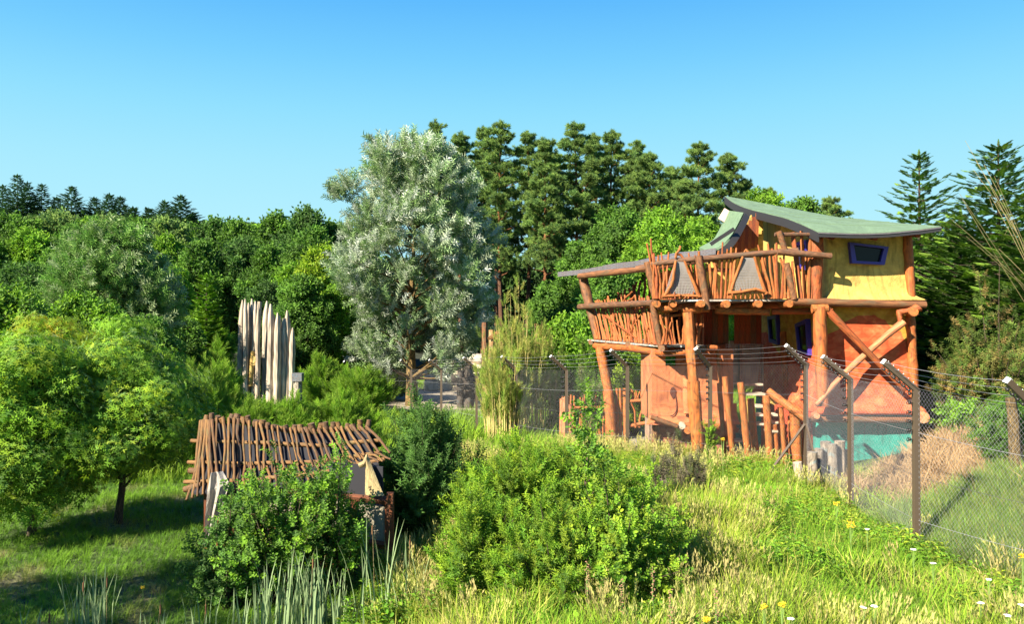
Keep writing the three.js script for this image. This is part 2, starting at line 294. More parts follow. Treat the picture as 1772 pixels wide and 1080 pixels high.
// middle storey with the painted border between yellow and red
{
  const c = document.createElement('canvas'); c.width = 1024; c.height = 512; const x = c.getContext('2d'), r = rng(21);
  x.fillStyle = '#ad8a2a'; x.fillRect(0, 0, 1024, 512);
  x.fillStyle = '#b0451f'; x.beginPath(); x.moveTo(0, 512);
  // u runs from the front left corner over the front, round the back to the left side (last quarter)
  const border = [[0, .30], [18, .26], [30, .19], [50, .14], [78, .13], [96, .17], [112, .24], [126, .27], [136, .36], [150, .40], [163, .34], [185, .24], [205, .16], [226, .10], [235, .12], [300, .3], [420, .28], [600, .34], [700, .3], [756, .46], [790, .52], [820, .4], [838, .55], [870, .52], [900, .42], [925, .5], [945, .44], [970, .36], [1000, .42], [1024, .30]];
  x.lineTo(0, border[0][1] * 512);
  for (let i = 1; i < border.length; i++) { const [px, py] = border[i - 1], [qx, qy] = border[i]; x.quadraticCurveTo(px + 3, py * 512 - 6, (px + qx) / 2, (py + qy) / 2 * 512); x.lineTo(qx, qy * 512); }
  x.lineTo(1024, 512); x.fill();
  x.beginPath(); x.ellipse(180, 62, 5, 9, 0.3, 0, 7); x.fill();
  for (let i = 0; i < 5200; i++) { const q = r(); x.fillStyle = q < 0.34 ? 'rgba(110,35,15,0.09)' : q < 0.7 ? 'rgba(255,205,150,0.09)' : 'rgba(90,80,30,0.07)'; x.beginPath(); x.ellipse(r() * 1024, r() * 512, 2 + r() * 9, 3 + r() * 26, r() - 0.5, 0, 7); x.fill(); }
  const t = new THREE.CanvasTexture(c); t.colorSpace = THREE.SRGBColorSpace; t.wrapS = THREE.RepeatWrapping;
  M.painted = new THREE.MeshStandardMaterial({ map: t, roughness: 0.95, bumpMap: plasterBump, bumpScale: 0.02 });
  const lv = [];
  for (const [py, f, e] of [[716, 0.30, 0.34], [712, 0.36, 0.42], [706, 0.32, 0.36], [698, 0.22, 0.22], [685, 0.15, 0.14], [665, 0.1, 0.1], [640, 0.06, 0.07], [610, 0.03, 0.04], [580, 0.01, 0.02], [555, 0, 0], [533, 0, 0], [520, 0, 0]]) lv.push({ xl: X(1425, D) - f, xr: X(1571, D) + e, zf: -D + f * 1.1, zb: -30.2, y: yAt(py, D), r: 0.12 });
  lv.unshift({ ...lv[0], zf: lv[0].zf - 0.45, xl: lv[0].xl + 0.25, xr: lv[0].xr - 0.3, y: lv[0].y + 0.01 });
  const g = loft(lv, 2, 0.035), u = g.attributes.uv, pr = lv.map((L) => 2 * (L.xr - L.xl + L.zf - L.zb)), per = u.count / lv.length, y0 = lv[1].y, y1 = lv[lv.length - 1].y;
  for (let i = 0; i < u.count; i++) { const k = Math.floor(i / per), s0 = u.getX(k * per + per - 1); u.setXY(i, u.getX(i) / s0, (u.getY(i) - y0) / (y1 - y0)); }
  hp('middle_wall', g, M.painted);
}
// base storey: teal front, red left side
{
  const y1 = yAt(712, D), xl = X(1412, D), xr = X(1588, D);
  const q = [{ y: 0.2, xl: xl + 0.02, xr: xr + 0.05, zf: -D - 0.05, zb: -30, r: 0.08 }, { y: y1, xl, xr, zf: -D - 0.1, zb: -30, r: 0.08 }];
  hp('base_wall', loft(lerpLevels(q, 6), 3, 0.05), M.teal);
  hp('side_base_wall', slab([V(xl - 0.42, y1 - 0.05, -D - 0.3), V(xl - 0.02, y1 - 0.05, -D - 0.3), V(xl - 0.02, y1 - 0.05, -28), V(xl - 0.42, y1 - 0.05, -28)], 1.9), M.redwall).userData.label = 'orange red wall beside the teal base';
  rod(house, 'log_beam', V(X(1395, D), yAt(722, D) - 0.02, -D + 0.25), V(X(1590, D), yAt(722, D) - 0.05, -D + 0.2), 0.1, M.brownlog);
  rod(house, 'log_beam', P(1597, 722, D - 0.7), P(1560, 715, D + 3), 0.17, M.pinkLog = wood([0.66, 0.27, 0.12]));
  rod(house, 'log_beam', P(1413, 720, D - 0.75), P(1400, 712, D + 2), 0.09, M.pinkLog);
}
// windows: frame, pane, sill light
function windowFrame(name, c, normal, w, depth, m = M.blue) { // c: four corners in order
  const f = new THREE.Group(); f.name = numbered(name); const ctr = c.reduce((s, p) => s.add(p.clone().multiplyScalar(0.25)), V(0, 0, 0));
  f.position.copy(ctr.clone().sub(HB)); house.add(f);
  const inner = c.map((p) => p.clone().lerp(ctr, w / p.distanceTo(ctr) * 1.25)), out = normal.clone().multiplyScalar(depth), gs = [];
  for (let i = 0; i < 4; i++) { const j = (i + 1) % 4; gs.push(slab([c[i], c[j], inner[j], inner[i]].map((p) => p.clone().add(out)), depth * 1.5, normal.clone().negate())); }
  part('frame', local(mergeGeometries(gs), f), m, f);
  part('pane', local(slab(inner.map((p) => p.clone().addScaledVector(normal, depth * 0.25)), depth * 0.3, normal.clone().negate()), f), M.glass, f);
  return f;
}
windowFrame('window', [P(1466, 420, D - .02), P(1533, 428, D - .02), P(1526, 459, D - .02), P(1470, 456, D - .02)], V(0, 0, 1), 0.12, 0.15);
{
  const xl = X(1425, D) - 0.05, q = (px, py) => { const d = (xl * F) / (px - CX); return P(px, py, d); };
  windowFrame('window', [q(1379, 561), q(1399, 552), q(1403, 615), q(1384, 611)], V(-1, 0, 0), 0.13, 0.09);
  windowFrame('window', [q(1331, 548), q(1346, 545), q(1349, 597), q(1334, 592)], V(-1, 0, 0), 0.13, 0.09);
  const u = X(1427, D) - 0.02, w = (px, py) => P(px, py, (u * F) / (px - CX));
  windowFrame('window', [w(1377, 421), w(1399, 415), w(1400, 468), w(1379, 462)], V(-1, 0, 0), 0.14, 0.09);
  // engaged posts on the left side wall
  rod(house, 'wall_post', q(1357, 575).add(V(-0.05, 0, 0)), q(1365, 672).add(V(-0.1, 0, 0)), 0.11, M.orangeC);
}
// corner columns and the big crossed braces on the front
rod(house, 'corner_post', P(1568, 398, D - .02), P(1577, 520, D - .1), 0.13, M.orange);
rod(house, 'corner_post', P(1574, 540, D - .05), P(1578, 615, D - .12), 0.13, M.orange);
rod(house, 'corner_post', P(1577, 610, D - .1), P(1582, 700, D - .2), 0.14, M.orange);
rod(house, 'column', P(1413, 404, D - .3), P(1410, 518, D - .3), 0.19, M.orangeB);
rod(house, 'column', P(1417, 532, D - .55), P(1423, 704, D - .75), 0.185, M.orange);
rod(house, 'column_head', P(1404, 535, D - .55), P(1432, 534, D - .6), 0.13, M.orangeC);
stick(house, 'brace', P(1425, 531, D - .55), P(1566, 676, D - .7), 0.1, M.orangeB);
stick(house, 'brace', P(1588, 532, D - .5), P(1558, 562, D - .5), 0.13, M.orangeB);
stick(house, 'brace', P(1562, 558, D - .5), P(1412, 702, D - .9), 0.1, M.pinkLog);
rod(house, 'log_end', P(1581, 540, D - .75), P(1560, 540, D + 1), 0.125, M.orangeC);
rod(house, 'log_beam', P(1362, 522, D - .42), P(1600, 528, D - .42), 0.115, M.brownlog);

// main roof: a twisted sheet, high at the back left
hp('roof', sheet(16, 22, roofF, 0.1), M.green);
{
  const e = (u, v, o) => roofF(u, v).add(o);
  hp('fascia', sheet(22, 1, (t, w) => e(0, t, V(-0.03, -0.03 - 0.27 * w, 0.02)), 0.05, V(1, 0, 0)), M.fascia);
  hp('fascia', sheet(16, 1, (t, w) => e(t, 1, V(0, -0.06 - 0.09 * w, 0.03)), 0.05, V(0, 0, -1)), M.fascia);
  hp('gutter_trim', sheet(16, 1, (t, w) => e(t, 1, V(0, -0.02 - 0.04 * w, 0.05)), 0.03, V(0, 0, -1)), M.slate);
  for (const v of [0.3, 0.56, 0.8]) hp('roof_seam', sheet(16, 1, (t, w) => e(t * 0.998 + 0.001, v + w * 0.012, V(0, 0.014, 0)), 0.02), M.green);
  for (const [u, v] of [[0.85, 0.75], [0.5, 0.8], [0.15, 0.7]]) { const a = roofF(u, 0.2).add(V(0, -0.2, 0)), b = roofF(u, 0.97).add(V(0, -0.2, 0)); rod(house, 'rafter', a, b, 0.08, M.redwood); }
}
// lower roof over the balcony wing: steep green sweep, then a long shallow slate edge
{
  const A = [[1286, 368, 26.6], [1277, 386, 26.3], [1262, 412, 26], [1250, 425, 26], [1228, 436, 26.2]], B = [[1257, 364, 30], [1250, 385, 29.8], [1240, 405, 29.6], [1233, 415, 29.6], [1210, 428, 29.6]];
  const curve = (L) => new THREE.CatmullRomCurve3(L.map((p) => P(...p))), ca = curve(A), cb = curve(B);
  hp('side_roof', sheet(12, 6, (u, v) => ca.getPoint(u).lerp(cb.getPoint(u), v), 0.09), M.green);
  hp('fascia', sheet(14, 1, (u, w) => ca.getPoint(u).add(V(0.04, -0.02, 0.04)).lerp(ca.getPoint(u).add(V(0.2, -0.16, 0.04)), w), 0.05, V(0, 0, -1)), M.fascia);
  hp('side_roof_strip', boxBetween(P(1229, 423, 26.0), P(1270, 396, 25.9), 0.12, 0.05), M.fascia);
  hp('roof_patch', boxBetween(P(1248, 382, 29.5), P(1259, 364, 29.5), 0.28, 0.06), mat([0.7, 0.5, 0.4]));
  const E = [[1238, 432, 26], [1180, 441, 26.4], [1118, 452, 27.2], [1066, 458, 29.5], [1010, 467, 32], [965, 472, 34.2]].map((p) => P(...p)), ce = new THREE.CatmullRomCurve3(E);
  hp('wing_roof', sheet(24, 8, (u, v) => ce.getPoint(u).add(V(-0.3 * v + 1.2 * v * u, 0.28 * v, -4.2 * v + 1.0 * v * u)), 0.08), M.slate);
  const cuts = [0, 0.2, 0.47, 0.68, 1];
  for (let i = 0; i < 4; i++) hp('roof_edge_board', sheet(6, 1, (u, w) => ce.getPoint(mix(cuts[i] + 0.002, cuts[i + 1], u)).add(V(0, 0.05 - 0.2 * w - (i % 2) * 0.025, 0.05)), 0.05, V(0, 0, -1)), M.slate);
  rod(house, 'roof_beam', P(1003, 478, 32), P(1115, 465, 27.4), 0.12, M.brownlog);
  rod(house, 'roof_beam', P(1100, 466, 27), P(1240, 446, 26.2), 0.12, M.brownlog);
}
// balconies -------------------------------------------------------------
const YU = yAt(519, D), YL = yAt(598, 24.5);
const deckU = [V(X(1131, 24.3), YU, -24.3), V(X(1213, D - .35), YU, -D + .35), V(X(1426, D - .4), YU, -D + .4), V(X(1426, D), YU, -30), V(X(1131, 24.3) + 0.5, YU, -30)];
hp('upper_deck', slab(deckU, 0.05), M.deck);
const LA = V(X(1016, 32.5), YL, -32.5), LBp = V(X(1143, 24.6), YL, -24.6), LC = V(X(1222, 24.4), YL, -24.4);
hp('lower_deck', slab([LA, LBp, LC, V(LC.x, YL, -30), V(LA.x + 2, YL, -34)], 0.055), M.deck);
// joists
for (const [px, d] of [[1137, 24.1], [1165, 23.9], [1213, 23.5], [1257, 23.4], [1313, 23.4], [1366, 23.4]]) rod(house, 'joist', P(px, 526, d), P(px, 526, d).add(V(0.15, -0.02, -5)), 0.11, M.orangeC);
rod(house, 'deck_beam', P(1144, 535, 24.3), P(1172, 534, 24.3), 0.1, M.orangeC); rod(house, 'deck_beam', P(1180, 537, 24.2), P(1226, 533, 24.2), 0.13, M.orangeC);
rod(house, 'deck_beam', P(1238, 537, 24.2), P(1330, 540, 24.2), 0.11, M.orangeC); rod(house, 'deck_beam', P(1335, 539, 24.2), P(1440, 538, 24), 0.09, M.orangeB);
for (const [px, py, d] of [[1022, 592, 32], [1051, 594, 30], [1087, 596, 27.4], [1144, 603, 24.3], [1216, 604, 24.3]]) rod(house, 'joist', P(px, py, d), P(px, py, d).add(V(1.6, -0.02, -3.4)), 0.105, M.brownlog);
rod(house, 'deck_beam', P(1030, 599, 31.3), P(1090, 603, 27.6), 0.12, M.orange); rod(house, 'deck_beam', P(1088, 602, 27.6), P(1150, 611, 24.8), 0.12, M.orange); rod(house, 'deck_beam', P(1146, 611, 24.8), P(1200, 609, 24.6), 0.11, M.orange);
rod(house, 'deck_beam', P(1222, 601, 24.3), P(1240, 602, 24.3), 0.08, M.orange);
// columns that carry the balconies
rod(house, 'column', P(1038, 600, 30.4), P(1053, 680, 30.2), 0.18, M.orangeC); rod(house, 'column', P(1052, 676, 30.2), P(1060, 772, 30), 0.2, M.orangeC);
rod(house, 'column', P(1190, 541, 23.9), P(1200, 665, 23.7), 0.16, M.orangeC); rod(house, 'column', P(1199, 660, 23.7), P(1209, 800, 23.6), 0.19, M.orangeC);
// railings
function rail(A, B, r, m = M.rail) { return rod(house, 'rail', A, B, r, m); }
rail(P(1121, 458, 24.2), P(1215, 447, 23.8), 0.09); rail(P(1214, 448, 23.8), P(1380, 433, 23.5), 0.085); rail(P(1345, 436, 23.45), P(1438, 443, 23.3), 0.095); rail(P(1340, 406, 23.6), P(1400, 406, 23.6), 0.06);
rail(P(1003, 531, 32.6), P(1070, 527, 28.4), 0.12); rail(P(1068, 528, 28.4), P(1131, 524, 24.5), 0.105);
for (const [a, b, r] of [[[1120, 453, 24.2], [1137, 528, 24.2], 0.115], [[1208, 443, 23.75], [1224, 536, 23.7], 0.11], [[1347, 400, 23.5], [1360, 440, 23.5], 0.085], [[1360, 455, 23.5], [1374, 518, 23.5], 0.095], [[1007, 475, 32.3], [1036, 592, 31.6], 0.19], [[1129, 526, 24.5], [1143, 600, 24.5], 0.1]]) rod(house, 'rail_post', P(...a), P(...b), r, M.brownlog);
{
  const r = rng(77), woods = [M.orange, M.orange, M.orangeB, M.orangeC, M.orangeC];
  const w = () => woods[Math.floor(r() * 5)];
  // upper balcony sticks: bottom px, top px, top py
  const up = [[1131, 1129, 440], [1136, 1131, 438], [1142, 1139, 441], [1147, 1144, 437], [1134, 1119, 421], [1138, 1126, 413], [1158, 1157, 436], [1203, 1191, 438], [1207, 1202, 442], [1212, 1209, 435], [1226, 1226, 444], [1231, 1238, 442], [1238, 1228, 470], [1242, 1243, 434], [1247, 1250, 419], [1254, 1258, 431], [1259, 1265, 428], [1263, 1274, 429], [1260, 1271, 440], [1322, 1311, 424], [1330, 1322, 441], [1334, 1317, 438], [1340, 1328, 422], [1343, 1335, 430], [1346, 1343, 420], [1352, 1356, 441], [1358, 1349, 446], [1364, 1360, 460], [1218, 1216, 446], [1153, 1170, 446], [1207, 1177, 448], [1150, 1152, 470], [1376, 1370, 452], [1237, 1232, 446]];
  for (const [b, t, py] of up) stick(house, 'picket', P(b, 517, mix(24.1, 23.5, (b - 1130) / 240)), P(t, py, mix(24.1, 23.5, (t - 1130) / 240)), 0.04 + 0.02 * r(), w());
  for (const [t, b, py] of [[1371, 1385, 402], [1386, 1391, 400], [1401, 1398, 402], [1411, 1404, 410]]) hp('board', boxBetween(P(t, py, 23.7), P(b, 517, 23.6), 0.13, 0.04), w());
  for (const [t, b] of [[1378, 1388], [1394, 1394], [1417, 1408]]) stick(house, 'picket', P(t, 440, 23.9), P(b, 517, 23.8), 0.05, w());
  stick(house, 'picket', P(1169, 447, 23.9), P(1177, 426, 23.9), 0.05, M.orangeC); stick(house, 'picket', P(1170, 440, 23.9), P(1183, 448, 23.9), 0.05, M.orange); stick(house, 'picket', P(1285, 446, 23.7), P(1291, 431, 23.7), 0.04, M.orangeC); stick(house, 'picket', P(1290, 432, 23.7), P(1300, 444, 23.7), 0.045, M.orangeC);
  // two nets stretched in stick frames
  for (const [bl, tl, tr, br, d, y0, y1] of [[1149, 1168, 1184, 1210, 23.85, 512, 454], [1262, 1284, 1305, 1325, 23.55, 507, 447]]) {
    const gs = [], c = (u, v) => P(mix(mix(bl, tl, v), mix(br, tr, v), u), mix(y0, y1, v), d + 0.04 * Math.sin(u * 3.1) * Math.sin(v * 3.1));
    for (let i = 0; i <= 22; i++) { const v = i / 22; gs.push(boxBetween(c(0, v), c(0.5, v), 0.02, 0.012), boxBetween(c(0.5, v), c(1, v), 0.02, 0.012)); }
    for (let i = 0; i <= 20; i++) { const u = i / 20; gs.push(boxBetween(c(u, 0), c(u, 0.5), 0.017, 0.012), boxBetween(c(u, 0.5), c(u, 1), 0.017, 0.012)); }
    hp('net', mergeGeometries(gs), M.net, house, 'stuff').userData.label = 'grey knotted net stretched in a stick frame';
    const z = d - 0.05, k = (px, py) => P(px, py, z);
    stick(house, 'net_frame', k(bl, y0 + 2), k(tl + 1, y1 - 3), 0.05, M.orangeC); stick(house, 'net_frame', k(br, y0 + 2), k(tr, y1 - 3), 0.05, M.orangeC); stick(house, 'net_frame', k(bl - 4, y0 + 1), k(br + 5, y0 + 1), 0.06, M.orangeC);
    for (let i = 0; i < 8; i++) { const px = mix(bl + 4, br - 4, i / 7); stick(house, 'peg', k(px, 517), k(px + (r() - 0.5) * 4, y0 - 8 * r() - 1), 0.03, w()); }
  }
  // lower balcony: the front runs back to the left
  const L = (px, py) => P(px, py, px < 1140 ? mix(32.4, 24.6, (px - 1016) / 124) : 24.5);
  for (let i = 0; i < 34; i++) { const t = i / 33, b = 1030 + 108 * t + (r() - 0.5) * 3, tp = 1014 + 114 * t + (r() - 0.5) * 9; stick(house, 'picket', L(b, 587 + t * 10), L(tp, 524 - 4 * t - 12 * r() * r() - 2), 0.035 + 0.022 * r(), w()); }
  for (const [bx, by, tx, ty] of [[1060, 588, 1078, 533], [1058, 587, 1066, 535], [1045, 545, 1107, 590], [1057, 553, 1046, 536], [1094, 588, 1102, 534], [1083, 587, 1098, 530], [1100, 588, 1076, 530], [1110, 590, 1090, 540], [1128, 594, 1112, 538], [1075, 528, 1093, 505], [1088, 522, 1098, 512], [1118, 592, 1126, 555], [1082, 591, 1112, 540], [1052, 586, 1040, 532]]) stick(house, 'picket', L(bx, by), L(tx, ty), 0.045, w());
  for (const [bx, tx, ty] of [[1146, 1142, 545], [1151, 1156, 540], [1153, 1161, 557], [1160, 1151, 540], [1168, 1162, 548], [1177, 1171, 554], [1184, 1184, 560], [1188, 1192, 548], [1207, 1213, 545], [1210, 1203, 545], [1205, 1214, 560], [1215, 1216, 542], [1165, 1158, 562], [1180, 1189, 566]]) stick(house, 'picket', P(bx, 596, 24.4), P(tx, ty, 24.4), 0.035 + 0.02 * r(), w());
  stick(house, 'rail', P(1146, 548, 24.6), P(1188, 546, 24.6), 0.05, M.orangeC);
  // back railing of the lower balcony, dark stakes against the trees
  for (let i = 0; i < 10; i++) { const px = 1068 + i * 6.6; stick(house, 'picket', P(px, 530, 31.5), P(px + 1, 512 - i * 4.2 - r() * 6, 31.5), 0.07, M.redwood); }
  // red and yellow walls of the wing behind the balconies
  for (let i = 0; i < 9; i++) { const x0 = 1140 + i * 9; hp('wall_board', boxBetween(P(x0, 519, 28.2), P(x0 + r() * 2, 472 - i * 1.6, 28.2), 0.165, 0.04), i % 3 ? M.orangeB : M.redwood); }
  hp('wing_wall', slab([P(1222, 524, 28.4), P(1320, 524, 28.4), P(1320, 368, 28.4), P(1300, 372, 28.4), P(1268, 430, 28.4), P(1222, 444, 28.4)], 0.15, V(0, 0, -1)), M.yellow);
  for (let i = 0; i < 7; i++) { const x0 = 1272 + i * 6; hp('wall_board', boxBetween(P(x0, 440 - i * 2, 28.0), P(x0 + 2, 408 - i * 6.5, 28.0), 0.115, 0.04), i % 2 ? M.redwood : M.orangeB); }
  rod(house, 'shelf_log', P(1222, 467, 28.0), P(1266, 468, 28.0), 0.07, M.brownlog);
  // lower level walls
  hp('wing_wall', slab([P(1136, 602, 28.5), P(1236, 602, 28.5), P(1236, 530, 28.5), P(1136, 530, 28.5)], 0.15, V(0, 0, -1)), M.yellow);
  for (const [x0, x1, a] of [[1163, 1166, 0.3], [1172, 1171, 0.34], [1183, 1184, 0.24]]) hp('wall_board', boxBetween(P(x0, 602, 28.2), P(x1, 532, 28.2), a, 0.05), M.redwood);
  for (let i = 0; i < 12; i++) { const x0 = 1208 + i * 9.5; if (i === 6) continue; hp('wall_board', boxBetween(P(x0, i < 4 ? 604 : 597, 27.6), P(x0, 528, 27.6), 0.175, 0.05), [M.redwood, M.brownlog, M.orangeB][Math.floor(r() * 3)]); }
  // middle deck edge behind the stair, wire cage below
  const gs = [], c = (px, py) => P(px, py, 27.2);
  for (let i = 0; i <= 15; i++) gs.push(boxBetween(c(1256 + i * 4.2, 596), c(1256 + i * 4.2, 672), 0.012, 0.012));
  for (let i = 0; i <= 19; i++) gs.push(boxBetween(c(1256, 596 + i * 4), c(1319, 596 + i * 4), 0.012, 0.012));
  hp('cage_mesh', mergeGeometries(gs), M.wire, house, 'stuff');
  for (const px of [1254, 1280, 1282, 1319]) rod(house, 'cage_post', P(px, 596, 27.1), P(px, 680, 27.1), 0.04, M.greylog);
  hp('cage_back', slab([P(1262, 664, 30), P(1319, 664, 30), P(1319, 590, 30), P(1262, 590, 30)], 0.1, V(0, 0, -1)), M.slab);
}
// lower room on the left: pink wall with a square opening, flared foot, brick plinth
{
  const d = 25.3, c = (px, py) => P(px, py, d), y0 = c(0, 728).y, y1 = YL - 0.12, x0 = X(1128, d), x1 = X(1268, d);
  const s = new THREE.Shape([new THREE.Vector2(x0, y0), new THREE.Vector2(x1, y0), new THREE.Vector2(x1, y1), new THREE.Vector2(x0, y1)]), hx0 = X(1151, d), hx1 = X(1170, d), hy0 = c(0, 633).y, hy1 = c(0, 612).y;
  s.holes.push(new THREE.Path([new THREE.Vector2(hx0, hy0), new THREE.Vector2(hx0, hy1), new THREE.Vector2(hx1, hy1 - 0.03), new THREE.Vector2(hx1, hy0)]));
  const g = new THREE.ExtrudeGeometry(s, { depth: 0.2, bevelEnabled: false }); g.translate(0, 0, -d - 0.2);
  hp('room_wall', g, M.pink);
  hp('wall_foot', sheet(24, 8, (u, v) => V(mix(x0 - 0.25 * v * v, x1 + 0.1, u), y0 + 0.55 - 0.62 * v + 0.03 * fbm(u * 8, v * 2), -d + 0.01 + 0.42 * v * v * v), 0.06, V(0, 0, -1)), M.pink);
  hp('side_wall', slab([V(x0, y1, -d - 0.2), V(x0 + 0.15, y1, -d - 0.2), V(x0 + 0.15, y1, -d - 2.2), V(x0, y1, -d - 2.2)], y1 - y0), M.pink);
  rod(house, 'log_beam', P(1168, 737, d - 0.5), P(1272, 739, d - 0.4), 0.1, M.orangeC); rod(house, 'log_beam', P(1126, 722, d - 0.5), P(1172, 738, d - 0.6), 0.075, M.brownlog);
  rod(house, 'log_beam', P(1180, 737, d - 0.62), P(1172, 732, d + 1), 0.11, M.slab); rod(house, 'log_beam', P(1190, 745, d - 0.65), P(1181, 740, d + 1), 0.12, M.orangeC);
  hp('plinth', slab([V(x0 + 0.1, y0 - 0.03, -d - 0.06), V(x1, y0 - 0.03, -d - 0.06), V(x1, y0 - 0.03, -d - 2), V(x0 + 0.1, y0 - 0.03, -d - 2)], y0 - 0.35), M.mortar);
  const r = rng(8), bg = [0, 1, 2].map(() => { const b = new THREE.BoxGeometry(0.235, 0.15, 0.09, 3, 2, 1), p = b.attributes.position; for (let i = 0; i < p.count; i++) p.setXYZ(i, p.getX(i) * (0.97 + 0.06 * r()), p.getY(i) * (0.95 + 0.1 * r()), p.getZ(i)); return b; });
  for (let j = 0; j < 8; j++) for (let i = 0; i < 10; i++) { const b = part('brick', bg[Math.floor(r() * 3)], M.brick[Math.floor(r() * 3)], house); b.position.set(x0 + 0.24 + (i + (j % 2) * 0.45) * 0.25, y0 - 0.14 - j * 0.168, -d - 0.045 + 0.02 * r()).sub(HB); b.rotation.z = (r() - 0.5) * 0.06; }
  rod(house, 'post', P(1133, 720, d - 0.1), P(1133, 795, d - 0.1), 0.1, M.brownlog);
  rod(house, 'post', P(1188, 655, d - 0.05), P(1189, 716, d - 0.25), 0.13, M.pink);
  // leaf emblem on the wall
  const e = new THREE.Shape(); e.moveTo(0, 0.2); e.quadraticCurveTo(0.13, 0.1, 0.08, -0.06); e.quadraticCurveTo(0.05, -0.12, 0, -0.19); e.quadraticCurveTo(-0.06, -0.1, -0.08, -0.04); e.quadraticCurveTo(-0.12, 0.1, 0, 0.2);
  const eg = new THREE.ExtrudeGeometry(e, { depth: 0.02, bevelEnabled: false }), ec = c(1164, 680); eg.translate(ec.x, ec.y, -d + 0.004);
  const em = hp('leaf_emblem', eg, M.leafPaint); em.userData.label = 'brown painted leaf with a long curved stem';
  const sp = new THREE.CatmullRomCurve3([[1168, 684], [1170, 695], [1170.5, 705], [1168, 712], [1163, 717], [1158, 719]].map(([a, b]) => c(a, b).add(V(0, 0, b > 700 ? 0.02 + Math.pow((b - 700) / 28, 2) * 0.4 : 0.015))));
  part('emblem_stem', local(new THREE.TubeGeometry(sp, 16, 0.018, 6), em), M.leafPaint, em);
}
// stilts and stairs under the balcony
{
  const st = [[1244, 663, 1255, 800, .075, 24.6], [1254, 652, 1269, 806, .09, 24.4], [1281, 662, 1296, 812, .1, 24], [1298, 690, 1309, 812, .105, 24.4], [1325, 685, 1333, 815, .11, 24], [1350, 705, 1358, 815, .09, 24.3], [1374, 712, 1381, 820, .15, 24], [1340, 735, 1346, 812, .07, 24.9], [1366, 720, 1369, 812, .07, 25], [1241, 600, 1247, 668, .07, 25]];
  for (const [tx, ty, bx, by, r, d] of st) rod(house, 'stilt', P(tx, ty, d), P(bx, by, d), r, M.orangeC);
  rod(house, 'stair_beam', P(1328, 677, 24.3), P(1394, 725, 23.6), 0.12, M.orangeC); rod(house, 'stair_beam', P(1360, 698, 24.4), P(1392, 718, 23.8), 0.11, M.orangeC);
  hp('board', boxBetween(P(1296, 730, 24.9), P(1297, 694, 24.9), 0.2, 0.04), M.yellow); hp('board', boxBetween(P(1326, 690, 24.5), P(1342, 697, 24.5), 0.16, 0.04), M.yellow);
  const r = rng(4);
  for (const [x0, x1, y, d] of [[1260, 1284, 778, 24.6], [1266, 1286, 762, 24.9], [1283, 1302, 748, 25], [1306, 1322, 733, 25.1], [1307, 1322, 717, 25.1], [1309, 1323, 702, 25.2], [1288, 1324, 681, 25.4], [1288, 1320, 664, 26], [1262, 1282, 662, 25.8], [1258, 1276, 645, 26], [1330, 1348, 730, 25], [1330, 1346, 717, 25], [1240, 1256, 630, 26], [1330, 1346, 745, 24.8]]) {
    const a = P(x0, y, d), b = P(x1, y, d);
    hp('step', slab([a, b, b.clone().add(V(0.02, 0, -0.5)), a.clone().add(V(-0.03, 0.01, -0.46))], 0.065), M.slab);
  }
}

